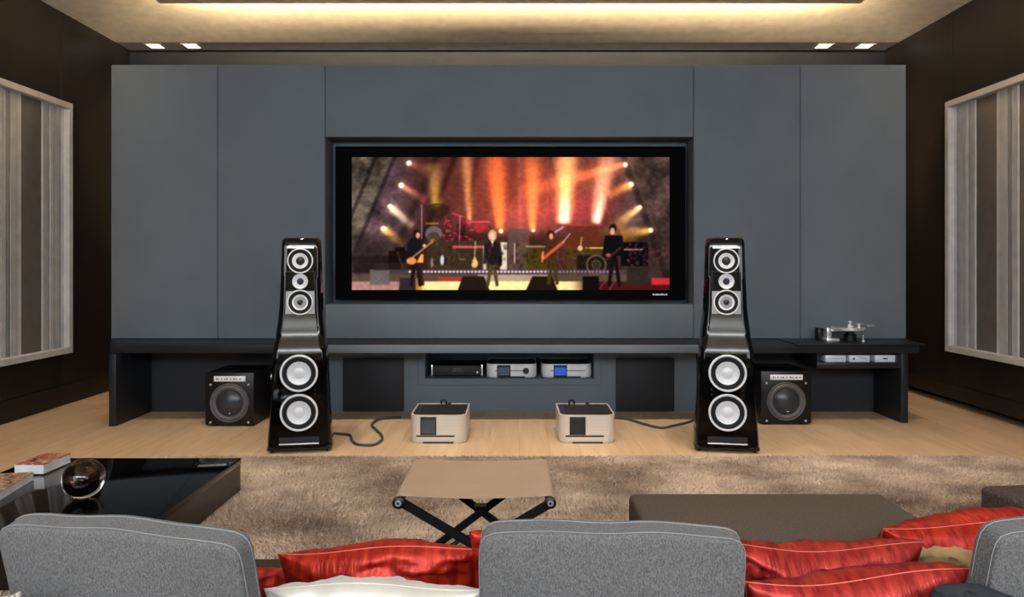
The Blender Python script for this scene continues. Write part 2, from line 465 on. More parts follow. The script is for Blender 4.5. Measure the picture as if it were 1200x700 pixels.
# screen
SY = 5.72
sx0, sx1, sz0, sz1 = X(393, SY), X(803.5, SY), Z(351.5, SY), Z(171.5, SY)
ix0, ix1, iz0, iz1 = X(412, SY), X(785, SY), Z(340, SY), Z(184, SY)
scr = thing('projection_screen', 'wide black-framed screen showing a concert, recessed in the grey partition', 'screen', ((sx0 + sx1) / 2, SY, sz0))
cx = (sx0 + sx1) / 2
def sb(nm, x0, x1, y0, y1, z0, z1, m, bev=0.0): return box(nm, x0 - cx, x1 - cx, y0, y1, z0 - sz0, z1 - sz0, m, scr, bev, 2)
sb('bezel_rail', sx0, sx1, 0, .09, iz1, sz1, M_matte, .004)
sb('bezel_rail', sx0, sx1, 0, .09, sz0, iz0, M_matte, .004)
sb('bezel_stile', sx0, ix0, .001, .09, iz0, iz1, M_matte)
sb('bezel_stile', ix1, sx1, .001, .09, iz0, iz1, M_matte)
sb('housing', sx0 + .05, sx1 - .05, .02, .1, sz0 + .05, sz1 - .05, M_matte)
bm = bmesh.new()
for i, (a, b) in enumerate(((0, .010), (.013, .022), (.025, .036), (.039, .045), (.048, .059), (.062, .072), (.075, .085), (.088, .099), (.102, .112))):
    x0 = X(765, SY) - cx + a
    add_box(bm, x0, x0 + (b - a), -.001, .0005, Z(346.2, SY) - sz0, Z(344.4, SY) - sz0 - (.004 if i % 3 == 1 else 0))
finish(bm, 'maker_mark', M_glyph, scr)

def paint_concert(PX, PY):
    H, W = PX.shape
    rs = np.random.RandomState(5)
    def vnoise(fx_, fy_, seed=0):
        r = np.random.RandomState(seed)
        gx, gy = int(fx_) + 2, int(fy_) + 2
        gmap = r.rand(gy, gx)
        u = (PX - 412) / 373 * fx_; v = (PY - 184) / 156 * fy_
        iu = np.clip(np.floor(u).astype(int), 0, gx - 2); iv = np.clip(np.floor(v).astype(int), 0, gy - 2)
        a = u - iu; b = v - iv; a = a * a * (3 - 2 * a); b = b * b * (3 - 2 * b)
        return (gmap[iv, iu] * (1 - a) * (1 - b) + gmap[iv, iu + 1] * a * (1 - b) + gmap[iv + 1, iu] * (1 - a) * b + gmap[iv + 1, iu + 1] * a * b)
    C = np.zeros((H, W, 3))
    def C3(c): return np.array(c, float)
    def mixm(mask, c):
        nonlocal C
        C = C * (1 - mask[..., None]) + C3(c) * mask[..., None]
    def add(mask, c):
        nonlocal C
        C = C + mask[..., None] * C3(c)
    def sm(x): return np.clip(x, 0, 1)
    # backdrop
    C[:] = (82, 40, 42)
    n1 = vnoise(24, 10, 1); n2 = vnoise(60, 30, 2); n3 = vnoise(120, 60, 3)
    tex = 0.55 * n1 + 0.3 * n2 + 0.15 * n3
    mixm(sm((500 - PX) / 40), (96, 70, 76)); mixm(sm((PX - 712) / 30), (84, 62, 60))
    # left sloping stone pier
    pl = 462 - (PY - 184) * 0.42
    mixm(sm((pl - PX) / 6), (100, 84, 72)); mixm(sm((pl - 50 - PX + (PY - 184) * .08) / 4) * sm((262 - PY) / 12), (104, 66, 64))
    for off in (0, -22):
        e = pl + off; mixm(sm(1.6 - abs(PX - e) / 2.2) * .6, (36, 26, 26))
    # right sloping pier
    pr = 730 + (PY - 184) * 0.36
    mixm(sm((PX - pr) / 6), (82, 60, 56)); mixm(sm(1.8 - abs(PX - pr - 1) / 3) * .8, (46, 34, 38))
    stone = np.clip(sm((500 - PX) / 60) + sm((PX - 705) / 40), .3, 1)
    C *= (1 + 1.15 * (tex - .5) * stone)[..., None]
    # dark curtain folds
    for fxp, sl, wd, a in ((512, -.45, 5, .35), (533, -.4, 4, .45), (560, -.2, 3, .3), (608, 0.03, 3, -.25), (690, .35, 2, -.2), (645, .25, 2, .15)):
        e = fxp + (PY - 184) * sl
        m = np.exp(-((PX - e) / wd) ** 2)
        C *= (1 - a * m)[..., None]
    # red orange glow
    def glow(x, y, rx, ry, c, a=.5):
        add(a * np.exp(-((PX - x) / rx) ** 2 - ((PY - y) / ry) ** 2), c)
    glow(585, 230, 60, 50, (120, 32, 4)); glow(650, 215, 60, 40, (110, 40, 10)); glow(640, 255, 80, 20, (120, 34, 24)); glow(700, 205, 35, 30, (90, 42, 10))
    glow(672, 242, 36, 16, (100, 10, 30)); glow(603, 265, 30, 14, (40, 28, 22)); glow(540, 200, 40, 30, (30, 12, 4))
    def beam(x0, y0, x1, y1, w0, w1, c, a0=1.0, a1=0.0, p=1.0):
        dx, dy = x1 - x0, y1 - y0; L = math.hypot(dx, dy)
        t = ((PX - x0) * dx + (PY - y0) * dy) / L / L
        d = np.abs((PX - x0) * dy - (PY - y0) * dx) / L
        tt = np.clip(t, 0, 1); wv = w0 + (w1 - w0) * tt
        m = np.exp(-(d / wv) ** 2.4) * (a0 + (a1 * .8 - a0) * tt ** .7) * .86 * sm(t * 12 + .3) * sm((1.02 - t) * 12)
        add(m, c)
    beam(586, 268, 580, 176, 4, 14, (235, 90, 0), 1.0, .55); beam(624, 270, 624, 176, 3, 12, (230, 110, 10), .9, .45)
    beam(661, 262, 664, 176, 7, 13, (255, 200, 90), 1.0, .75); beam(661, 262, 663, 215, 6, 6, (120, 180, 160), 1.0, .0)
    beam(698, 262, 714, 176, 5, 13, (250, 190, 130), 1.0, .45); beam(700, 262, 708, 225, 4, 5, (120, 140, 120), 1.0, 0)
    beam(550, 262, 546, 176, 3, 7, (130, 110, 40), 1, .7); beam(511, 243, 507, 190, 5, 10, (160, 150, 30), .9, .45); glow(511, 242, 6, 5, (120, 130, 20))
    beam(733, 192, 610, 226, 3, 10, (200, 60, 20), .9, .3); beam(740, 216, 712, 230, 4, 7, (240, 120, 20), 1, .3)
    beam(750, 243, 722, 264, 3, 7, (220, 190, 70), 1.0, .3); beam(763, 270, 728, 278, 3, 9, (250, 160, 10), 1, .5)
    beam(480, 192, 505, 200, 3, 6, (120, 40, 10), .7, .1); beam(470, 217, 500, 236, 3, 6, (200, 100, 50), .9, .3)
    beam(458, 243, 484, 266, 4, 5, (240, 220, 150), 1, .35); beam(449, 268, 474, 288, 4, 6, (250, 180, 30), 1, .4)
    glow(675, 285, 35, 14, (90, 40, 8)); glow(660, 300, 20, 16, (70, 46, 6)); glow(720, 275, 16, 12, (120, 80, 10))
    for lx, ly, r in ((479, 191, 3), (470, 217, 3.2), (733, 193, 2.8), (740, 216, 3), (750, 243, 2.6), (763, 270, 2.8), (457, 242, 3), (449, 268, 3), (587, 271, 2.6), (625, 270, 2)):
        mixm(sm(1.5 * r - np.hypot(PX - lx, PY - ly) - .5 * r + .5), (255, 246, 205)); glow(lx, ly, 7, 7, (90, 60, 25))
    # helpers for crisp shapes
    def rect(x0, y0, x1, y1, c, a=1.0):
        mixm(a * sm(PX - x0 + .5) * sm(x1 - PX + .5) * sm(PY - y0 + .5) * sm(y1 - PY + .5), c)
    def ell(x, y, rx, ry, c, a=1.0, hollow=0):
        d = np.sqrt(((PX - x) / rx) ** 2 + ((PY - y) / ry) ** 2)
        m = sm((1 - d) * min(rx, ry) + .5)
        if hollow: m = m * sm((d - hollow) * min(rx, ry) + .5)
        mixm(a * m, c)
    def line(x0, y0, x1, y1, wd, c, a=1.0):
        dx, dy = x1 - x0, y1 - y0; L2 = dx * dx + dy * dy
        t = np.clip(((PX - x0) * dx + (PY - y0) * dy) / L2, 0, 1)
        d = np.hypot(PX - x0 - t * dx, PY - y0 - t * dy)
        mixm(a * sm(wd / 2 - d + .5), c)
    def poly(pts, c, a=1.0):
        m = np.ones_like(PX)
        n = len(pts)
        for i in range(n):
            x0, y0 = pts[i]; x1, y1 = pts[(i + 1) % n]
            L = math.hypot(x1 - x0, y1 - y0)
            m = m * sm(((x1 - x0) * (PY - y0) - (y1 - y0) * (PX - x0)) / L + .5)
        mixm(m * a, c)
    # low backline darkness
    mixm(sm((PY - 268) / 10) * .55 * sm((PX - 412) / 5) * (0.6 + .4 * n2), (48, 30, 22))
    rect(412, 300, 470, 320, (34, 24, 24), .7); rect(735, 284, 760, 312, (20, 14, 16), .9); rect(455, 294, 480, 308, (26, 16, 16), .8)
    # drum riser left: kit in red
    ell(512, 247, 14, 9, (60, 42, 24), .7); rect(498, 261, 514, 263, (180, 130, 60), .8)
    for i in range(46):
        x0 = rs.uniform(520, 552); y0 = rs.uniform(256, 290)
        line(x0, y0, x0 + rs.uniform(-5, 5), y0 + rs.uniform(-3, 3), rs.uniform(.7, 2), (225, rs.randint(30, 80), rs.randint(50, 90)), .8)
    rect(535, 262, 545, 290, (70, 18, 24), .6); ell(562, 266, 7, 7, (205, 40, 46), .8); line(553, 260, 574, 260, 1.2, (230, 90, 100)); line(530, 250, 545, 255, 1.3, (240, 60, 80)); line(539, 253, 538, 288, .9, (220, 130, 140))
    ell(508, 274, 10, 9, (112, 104, 108), .85); ell(508, 280, 8, 8, (84, 66, 40), .9)
    line(494, 240, 494, 280, .8, (200, 190, 185), .8)
    rect(500, 282, 596, 317, (72, 58, 34), .8); rect(412, 284, 455, 300, (60, 50, 46), .5)
    rect(530, 288, 566, 291, (230, 70, 90), .9); rect(566, 288, 572, 290, (240, 150, 160), .9)
    ell(518, 305, 2.2, 6, (206, 200, 210), .9); ell(506, 308, 1.6, 6, (160, 140, 140), .7); rect(538, 303, 545, 305, (150, 130, 80), .7)
    # white pillar lights / keyboards
    rect(566, 290, 570, 318, (214, 196, 178), .8); rect(586, 284, 594, 318, (232, 216, 190), .85)
    line(557, 283, 556, 300, 1, (210, 180, 130)); poly([(553, 311), (556, 298), (560, 311)], (236, 172, 86), .95) ; ell(556, 309, 4, 5, (240, 176, 92), .9)
    # back line centre and amps
    rect(595, 268, 620, 322, (112, 84, 74), .7); rect(617, 290, 642, 318, (92, 72, 18), .85); rect(616, 288, 642, 290, (190, 140, 100), .8)
    line(603, 286, 603, 308, 1.4, (215, 180, 160), .8)
    poly([(664, 264), (700, 264), (706, 291), (664, 291)], (120, 48, 26), .7)
    line(664, 264, 706, 264, 1.2, (220, 60, 60), .8)
    rect(664, 290, 708, 318, (96, 72, 16), .6); rect(686, 290, 708, 291.5, (236, 210, 90), .9)
    rect(676, 299, 716, 320, (30, 24, 20), .85); ell(699, 310.5, 12, 12, (130, 108, 84), .8, hollow=.84); ell(699, 310.5, 6, 6, (110, 92, 74), .6, hollow=.6); ell(699, 311, 3, 3, (70, 56, 44), .9)
    rect(728, 284, 754, 312, (16, 12, 16), .95); line(728, 292.5, 753, 292.5, 1.2, (220, 200, 180), .9)
    # stage edge lights and floor
    rect(455, 316, 735, 322, (86, 66, 72), .85)
    for i in range(60):
        lx = 480 + i * 4.3
        if lx < 726: ell(lx, 318.6, 1.5, 1.3, (236, 212, 226), .85 if lx < 645 else .35)
    rect(412, 322, 735, 330, (104, 80, 60), .9); rect(512, 325, 546, 332, (196, 50, 44), .85)
    rect(560, 322, 642, 332, (206, 184, 156), .55)
    mixm(sm(PY - 329.5) * sm((PX - 470) / 30) * sm((690 - PX) / 20), (238, 212, 138)); mixm(sm(PY - 329.5) * sm((470 - PX) / 10 + .5), (172, 116, 112)); mixm(sm(PY - 331) * sm((PX - 690) / 10), (94, 22, 24))
    rect(764, 326, 785, 334, (216, 38, 50)); rect(735, 312, 760, 335, (60, 44, 38), .9); rect(433, 316, 456, 334, (106, 100, 94), .95); rect(438, 309, 455, 317, (58, 46, 44), .9)
    glow(590, 330, 28, 8, (40, 36, 20))
    # wedges
    poly([(476, 326), (490, 326), (490, 341), (467, 341), (470, 326)], (52, 46, 50)); rect(468, 326, 488, 341, (54, 48, 52)); rect(487, 326, 494, 341, (226, 140, 44), .8)
    poly([(542, 324), (567, 324), (574, 341), (536, 341)], (52, 30, 22)); poly([(624, 324), (647, 324), (654, 341), (616, 341)], (46, 28, 18)); rect(683, 324, 702, 341, (26, 16, 16))
    line(703, 338, 712, 328, 1, (200, 70, 60), .7); line(714, 340, 722, 328, 1, (180, 90, 60), .7)
    # performers: guitarist left
    def legs(x, y0, y1, sp, c):
        line(x - 1, y0, x - sp, y1, 4, c); line(x + 1, y0, x + sp, y1, 4, c)
    legs(487, 305, 334, 5, (40, 22, 24)); line(490, 305, 495, 333, 4, (60, 32, 26))
    ell(485, 290, 8, 12, (28, 30, 36)); ell(488, 274, 4.2, 5, (52, 28, 20)); ell(489.5, 276, 2.4, 3.6, (214, 140, 110)); line(485, 284, 492, 294, 4, (30, 32, 40))
    poly([(493, 298), (496, 298), (496, 308), (488, 308)], (230, 150, 60)); line(478, 306, 507, 283, 1.8, (196, 120, 80)); ell(482, 306, 6, 4.2, (222, 130, 66)); ell(497, 288, 2, 2, (220, 160, 130))
    line(505, 282, 508, 281, 2.2, (190, 90, 60))
    line(466, 296, 472, 318, 2, (70, 50, 50)); rect(463, 290, 474, 294, (22, 16, 16))
    # singer centre
    legs(577, 306, 334, 5.5, (96, 74, 40)); ell(577, 296, 9, 15, (42, 34, 34)); line(569, 287, 568, 308, 3.4, (44, 36, 34)); line(585, 286, 587, 306, 3.4, (44, 36, 36)); ell(577, 276, 5, 6.6, (206, 150, 96)); ell(577, 277, 2.6, 4, (232, 186, 158)); poly([(575, 282), (579, 282), (577, 290)], (226, 180, 160)); line(575, 268, 573, 264, 1, (60, 40, 30))
    rect(584, 300, 588, 312, (34, 22, 20))
    # bassist
    legs(648, 305, 332, 5, (86, 62, 20)); ell(647, 292, 8, 14, (88, 52, 28)); ell(645, 275, 4.4, 5, (70, 34, 24)); ell(646, 277, 2.4, 3.6, (230, 148, 110)); line(637, 303, 660, 284, 3.6, (222, 84, 40)); line(660, 284, 668, 274, 1.2, (180, 160, 170)); line(636, 296, 636, 306, 3, (232, 116, 70)); line(651, 272, 660, 266, 2, (176, 176, 200), .8)
    line(680, 290, 682, 278, 1.6, (200, 150, 90), .8); ell(680, 291, 3, 3, (230, 190, 150), .8)
    # right guitarist
    legs(720, 300, 334, 6, (28, 18, 18)); poly([(711, 276), (728, 276), (731, 300), (708, 300)], (20, 18, 26)); line(711, 278, 708, 300, 4, (22, 18, 26)); line(728, 278, 730, 298, 4, (22, 18, 26)); ell(718.5, 268, 4.2, 5.4, (32, 22, 22)); ell(718, 271, 2.8, 4.2, (206, 142, 112)); line(710, 305, 728, 290, 2.4, (96, 34, 30)); ell(713, 299, 3, 2, (170, 90, 70))
    # piano legs, crowd specks
    for i in range(60):
        xx, yy = rs.uniform(735, 783), rs.uniform(285, 312)
        ell(xx, yy, 1.6, 1.4, (rs.randint(90, 150), rs.randint(40, 70), rs.randint(44, 70)), .5)
    C = C * (0.94 + 0.12 * n3)[..., None]
    for i in range(110):
        xx, yy = rs.uniform(500, 700), rs.uniform(286, 316)
        if rs.rand() < .5: line(xx, yy, xx + rs.uniform(-4, 4), yy + rs.uniform(-7, 7), rs.uniform(.6, 1.2), (rs.randint(120, 220), rs.randint(80, 160), rs.randint(50, 130)), .35)
        else: ell(xx, yy, rs.uniform(1, 3), rs.uniform(1, 3), (rs.randint(20, 60), rs.randint(14, 40), 20), .4)
    for _ in range(2):
        P_ = np.pad(C, ((1, 1), (1, 1), (0, 0)), mode='edge')
        C = .4 * C + .15 * (P_[:-2, 1:-1] + P_[2:, 1:-1] + P_[1:-1, :-2] + P_[1:-1, 2:])
    lum = C.mean(-1, keepdims=True); C = lum + (C - lum) * .9
    C = C * np.clip(.72 + lum / 320, 0, 1.15)
    return np.clip(C, 0, 255)

GW, GH = 560, 235
u = np.linspace(0, 1, GW); v = np.linspace(0, 1, GH)
U, V = np.meshgrid(u, v)
PXg = 412 + U * 373; PYg = 340 - V * 156
colr = paint_concert(PXg, PYg) / 255.0
lin = np.where(colr <= 0.04045, colr / 12.92, ((colr + 0.055) / 1.055) ** 2.4)
co = np.stack([ix0 - cx + U * (ix1 - ix0), np.full_like(U, 0.012), iz0 - sz0 + V * (iz1 - iz0)], -1).reshape(-1, 3)
idx = np.arange(GW * GH).reshape(GH, GW)
fq = np.stack([idx[:-1, :-1], idx[:-1, 1:], idx[1:, 1:], idx[1:, :-1]], -1).reshape(-1, 4)
me = bpy.data.meshes.new('concert_picture')
me.vertices.add(len(co)); me.vertices.foreach_set('co', co.ravel())
me.loops.add(fq.size); me.loops.foreach_set('vertex_index', fq.ravel())
me.polygons.add(len(fq)); me.polygons.foreach_set('loop_start', np.arange(0, fq.size, 4))
me.update(calc_edges=True); me.validate()
ca = me.color_attributes.new('picture', 'FLOAT_COLOR', 'POINT')
ca.data.foreach_set('color', np.concatenate([lin.reshape(-1, 3), np.ones((GW * GH, 1))], 1).ravel())
mp_ = bpy.data.materials.new('lit_picture'); mp_.use_nodes = True
nt = mp_.node_tree; b_ = nt.nodes['Principled BSDF']
at = nt.nodes.new('ShaderNodeAttribute'); at.attribute_name = 'picture'
b_.inputs['Base Color'].default_value = (0, 0, 0, 1); b_.inputs['Roughness'].default_value = 0.9; b_.inputs['Specular IOR Level'].default_value = 0.0
nt.links.new(at.outputs['Color'], b_.inputs['Emission Color']); b_.inputs['Emission Strength'].default_value = 1.0
link('concert_picture', me, mp_, scr)

# ------------------------------------------------------------------ bench under the screen
bn = thing('media_bench', 'long low charcoal bench running under the screen wall', 'bench', (0, 5.2, 0))
def bb(nm, x0, x1, y0, y1, z0, z1, m, bev=0.0, par=bn): return box(nm, x0, x1, y0 - 5.2, y1 - 5.2, z0, z1, m, par, bev, 2)
prism('top', [(-2.88, 0), (2.92, 0), (3.05, .4), (3.05, .78), (-3.10, .78), (-3.10, .4)], .512, .575, M_bench, bn, .003)
bb('side_panel', -2.86, -2.81, 5.145, 5.66, 0, .512, M_bench, .002)
bb('side_panel', 2.82, 2.87, 5.255, 5.66, 0, .512, M_bench, .002)
bb('back_panel', -2.86, X(384, 5.66), 5.66, 5.69, 0, .512, M_bench_dark)
bb('back_panel', X(816, 5.66), 2.87, 5.66, 5.69, 0, .512, M_bench_dark)
# central grey unit around the equipment niche
NX0, NX1, NZ0, NZ1 = X(498.4, 5.66), X(696, 5.66), Z(443.5, 5.66), Z(413, 5.66)
cx0, cx1 = X(384, 5.66) + .002, X(816, 5.66) - .002
bb('centre_panel', cx0, NX0, 5.655, 5.69, 0, .512, M_fascia)
bb('centre_panel', NX1, cx1, 5.655, 5.69, 0, .512, M_fascia)
bb('centre_panel', NX0, NX1, 5.655, 5.69, 0, NZ0, M_fascia)
bb('centre_panel', NX0, NX1, 5.655, 5.69, NZ1, .512, M_fascia)
bb('front_apron', -1.42, 1.42, 5.186, 5.2, .515, .573, M_fascia, .002)
fr = bmesh.new(); e = .052
for a in ((NX0 - e, NX0, NZ0 - e, NZ1 + .02), (NX1, NX1 + e, NZ0 - e, NZ1 + .02), (NX0, NX1, NZ0 - e, NZ0), (NX0, NX1, NZ1, NZ1 + .02)):
    add_box(fr, a[0], a[1], .44, .455, a[2], a[3], .002, 1)
finish(fr, 'niche_frame', M_fascia, bn, 35)
nb = bmesh.new()
for a in ((NX0 - .02, NX0, NZ0, NZ1), (NX1, NX1 + .02, NZ0, NZ1), (NX0 - .02, NX1 + .02, NZ0 - .02, NZ0), (NX0 - .02, NX1 + .02, NZ1, NZ1 + .02)):
    add_box(nb, a[0], a[1], .49, .865, a[2], a[3])
add_box(nb, NX0 - .02, NX1 + .02, .865, .885, NZ0 - .02, NZ1 + .02)
finish(nb, 'niche_lining', M_fascia, bn)
for a, b in ((402, 473), (722, 790)):
    bb('door', X(a, 5.64), X(b, 5.64), 5.635, 5.655, 0.008, Z(420, 5.64), M_bench_dark, .003)
# shelf box at the right end
bb('shelf_board', 2.21, 2.82, 5.258, 5.655, .396, .437, M_bench, .002)
bb('shelf_cheek', 2.21, 2.235, 5.258, 5.655, .437, .512, M_bench)
bb('shelf_cheek', 2.795, 2.82, 5.258, 5.655, .437, .512, M_bench)

bb('end_platform', 2.03, 2.955, 5.17, 5.598, .575, .5815, M_bench, .001)
# small silver units in the shelf box
def phono(px0, px1, kind, label):
    D = 5.29; x0, x1 = X(px0, D), X(px1, D)
    t = thing('control_unit', label, 'audio unit', ((x0 + x1) / 2, D, .437), 0, 'small silver units in the bench shelf')
    h = (x1 - x0) / 2
    box('case', -h, h, 0, .2, 0.0, .05, M_silverc, t, .003)
    if kind == 0:
        for k in range(5): box('vent_line', -h + .02 + .022 * k, -h + .034 + .022 * k, -.0008, 0, .024, .027, M_dispdim, t)
    if kind == 1:
        lathe('knob', [(0, .004), (.007, .004), (.007, 0)], facing(-h + .03, 0, .024), M_slot, t, 16)
        for k in range(4): box('button', .0 + .013 * k, .008 + .013 * k, -.001, 0, .030 - .003 * k, .034 - .003 * k, M_slot, t)
    if kind == 2: box('button', -.018, .014, -.001, 0, .021, .030, M_slot, t)
phono(967.5, 991.5, 0, 'small silver unit with vent lines, leftmost in the bench shelf')
phono(995.5, 1019.5, 1, 'small silver unit with knob and buttons, middle of the bench shelf')
phono(1025.5, 1050, 2, 'small silver unit with one dark button, rightmost in the bench shelf')

# turntable
tt = thing('turntable', 'chrome skeleton turntable standing on the right end of the bench', 'turntable', (X(992, 5.4), 5.4, .582))
q = 5.4 / F
def tx(px): return (px - 992) * q
def tz(py): return (401.5 - py) * q
box('base', tx(964), tx(979), -.07, .06, 0.0, tz(398), M_chrome, tt, .003)
box('tower', tx(966), tx(971.5), -.045, .045, tz(398), tz(386), M_chrome, tt, .005)
box('sub_chassis', tx(966), tx(1009), -.035, .035, tz(390.5), tz(388), M_chrome, tt, .004)
lathe('platter', [(0, 0), (.125, 0), (.13, .004), (.13, .018), (.126, .022), (0, .022)], Matrix.Translation((tx(993), 0, tz(389.0))), M_chrome, tt, 48)
lathe('bearing', [(0, 0), (.045, 0), (.045, .045), (.03, .05), (.03, .07), (0, .07)], Matrix.Translation((tx(996), 0, tz(401.4))), M_black, tt, 24)
lathe('support_post', [(0, 0), (.014, 0), (.014, .01), (.006, .012), (.006, .05), (.012, .055), (0, .055)], Matrix.Translation((tx(1007), -.06, tz(401.5))), M_chrome, tt, 16)
lathe('clamp', [(0, 0), (.026, 0), (.026, .018), (.014, .024), (.014, .034), (.021, .038), (.021, .05), (0, .05)], Matrix.Translation((tx(996), 0, tz(386.0))), M_chrome, tt, 20)
lathe('arm_pivot', [(0, 0), (.012, 0), (.012, .03), (0, .033)], Matrix.Translation((tx(1003.5), -.04, tz(386.0))), M_chrome, tt, 16)
box('headshell', tx(990.5), tx(993), -.05, -.03, tz(386), tz(382), M_chrome, tt, .002)
tube('tonearm', [(tx(998), -.04, tz(381.5)), (tx(1005), -.04, tz(381.0)), (tx(1015), -.02, tz(382.5)), (tx(1024), .02, tz(384))], .0035, M_chrome, tt, 8)
box('counterweight', tx(1016), tx(1025), .0, .02, tz(385), tz(382.8), M_chrome, tt, .003)
box('motor', tx(960), tx(966), .02, .09, 0.0, tz(387), M_black, tt, .01)

# ------------------------------------------------------------------ equipment in the niche
NZ = NZ0
dp = thing('disc_player', 'black disc player with silver side cheeks, left in the niche', 'disc player', (X(535.5, 5.69), 5.69, NZ), 0)
hw = .202
box('case', -hw + .004, hw - .004, .004, .3, .014, .098, M_black, dp, .003)
box('face', -hw + .012, hw - .012, 0.0, .006, .018, .088, M_slot, dp, .001)
box('side_cheek', -hw, -hw + .012, -.004, .05, .010, .102, M_chrome, dp, .002)
box('side_cheek', hw - .012, hw, -.004, .05, .010, .102, M_chrome, dp, .002)
box('top_trim', -hw + .012, hw - .012, -.003, .01, .089, .098, M_surr, dp, .001)
for fx_ in (-.14, .13): box('foot', fx_ - .015, fx_ + .015, .01, .04, 0, .012, M_black, dp)
gb = bmesh.new()
for k in range(5): add_box(gb, -.028 + k * .012, -.020 + k * .012, -.001, 0.0, .064, .073)
for k in range(7): add_box(gb, -.034 + k * .011, -.027 + k * .011, -.001, 0.0, .048, .056)
finish(gb, 'display_glyphs', M_dispdim, dp)
box('logo_mark', .155, .165, -.001, 0, .035, .05, M_glyph, dp)

def rbody(bm, w, d, h0, h1, r, z_front_slope=0.0, n=8):
    """rounded-front body: plan outline with big rounded corners"""
    pts = []
    for cx_, cy_, a0 in ((w / 2 - r, r, -90), (w / 2 - .02, d - .02, 0), (-w / 2 + .02, d - .02, 90), (-w / 2 + r, r, 180)):
        rr = r if cy_ == r else .02
        for i in range(n + 1):
            a = math.radians(a0 + 90 * i / n)
            pts.append((cx_ + rr * math.cos(a), cy_ + rr * math.sin(a)))
    return pts
def unit(name, label, cat, cxp, D, w, d, h, zb, m, dispm, disp, slot, knob=None, group=None, top_rim=.006, loc=None):
    t = thing(name, label, cat, (cxp, D, zb), 0, group)
    r = min(.06, w * .17)
    out = rbody(None, w, d, 0, h, r)
    inn = [(x * (1 - 2 * top_rim / w), d / 2 + (y - d / 2) * (1 - 2 * top_rim / d)) for x, y in out]
    bm = bmesh.new()
    n = len(out)
    levels = [(1.0, .012), (1.0, h * .5), (1.0, h)]
    rings = []
    rings.append([bm.verts.new((x * .96, d / 2 + (y - d / 2) * .97, .0)) for x, y in out])
    rings.append([bm.verts.new((x * .985, d / 2 + (y - d / 2) * .99, .006)) for x, y in out])
    rings.append([bm.verts.new((x, y, .02)) for x, y in out])
    rings.append([bm.verts.new((x, y, h)) for x, y in out])
    rings.append([bm.verts.new((x, y, h)) for x, y in inn])
    rings.append([bm.verts.new((x, y, h - .008)) for x, y in inn])
    for a, b in zip(rings[:-1], rings[1:]):
        for i in range(n): bm.faces.new((a[i], a[(i + 1) % n], b[(i + 1) % n], b[i]))
    bm.faces.new(rings[0][::-1]); bm.faces.new(rings[-1])
    bmesh.ops.recalc_face_normals(bm, faces=list(bm.faces))
    finish(bm, 'shell', m, t, 40)
    bm = bmesh.new()
    a = [bm.verts.new((x, y, h - .0078)) for x, y in inn]; b2 = [bm.verts.new((x * .999, y, h - .003)) for x, y in inn]
    bm.faces.new(b2)
    for i in range(n): bm.faces.new((a[i], a[(i + 1) % n], b2[(i + 1) % n], b2[i]))
    finish(bm, 'top_plate', M_amptop if h > .15 else M_slot, t)
    gr = bmesh.new()
    for k in range(9):
        yy = d * (.2 + .075 * k); add_box(gr, -w * .36, w * .36, yy, yy + .004, h - .003, h - .0012)
    finish(gr, 'vent_grille', M_slot, t)
    x0, x1, z0, z1 = disp
    df = box('display_frame', x0, x1, -.003, .004, z0, z1, M_slot, t, .001)
    box('display', x0 + .008, x1 - .008, -.0042, -.003, z0 + .01, z1 - .018, dispm, df)
    gl = bmesh.new()
    for k in range(4): add_box(gl, (x0 + x1) / 2 - .013 + k * .007, (x0 + x1) / 2 - .009 + k * .007, -.0036, -.003, z1 - .010, z1 - .006)
    finish(gl, 'maker_mark', M_disp, df)
    for (a0, a1, b0, b1) in slot: box('slot', a0, a1, -.002, .004, b0, b1, M_slot, t)
    box('foot_recess', -w * .27, w * .27, -.0015, .004, 0.0, .010, M_slot, t)
    if knob:
        kx, kz, kr = knob
        k_ = lathe('knob', [(0, .012), (kr * .9, .012), (kr, .009), (kr, 0)], facing(kx, 0, kz), M_slot, t, 24)
        lathe('knob_ring', [(kr * .45, .0125), (kr * .6, .0125)], facing(kx, 0, kz), M_disp, k_, 24)
    return t
u1 = unit('integrated_amplifier', 'silver amplifier with round dark volume knob, middle of the niche', 'amplifier', X(599.5, 5.69), 5.69, .395, .36, .106, NZ, M_silverc, M_dispdim,
     (-.115, -.008, .008, .098), [(-.13, .115, .051, .056)], knob=(.113, .053, .024))
u2 = unit('preamplifier', 'silver unit with glowing blue display, right in the niche', 'amplifier', X(664.5, 5.69), 5.69, .395, .36, .106, NZ, M_silverc, M_dispblue,
     (-.105, .0, .008, .098), [(-.13, .14, .051, .056)])
box('logo_mark', .11, .13, .1, .2, .104, .1062, M_disp, u2)

# power amplifiers on the floor
def power(cxpx, label, dm):
    D = 4.655
    t = unit('power_amplifier', label, 'amplifier', X(cxpx, D), D, .362, .40, .182, 0, M_silver, dm,
             (-.115, -.012, .055, .170), [(-.14, .105, .042, .052)], group='silver power amplifiers on the floor', top_rim=.009)
    h = [c for c in t.children if c.name.startswith('shell')][0]
    for k in range(5): box('panel_groove', .0, .16 - .01, -.0006, .0006, .075 + .022 * k, .0758 + .022 * k, M_silverc, t)
    lathe('carry_loop', [(.013, 0), (.019, .006), (.024, 0), (.019, -.006), (.013, 0)], facing(.0 + (-.07 if cxpx > 600 else .0), .385, .190), M_black, t, 24)
    bp = [( .02, .385, .17), (.04, .395, .185), (.06, .40, .17)]
    tube('binding_lead', bp, .007, M_black, t, 8)
    return t
power(513.5, 'silver power amplifier on the floor beside the left tower speaker', M_disp)
power(688.5, 'silver power amplifier on the floor beside the right tower speaker', M_slot)

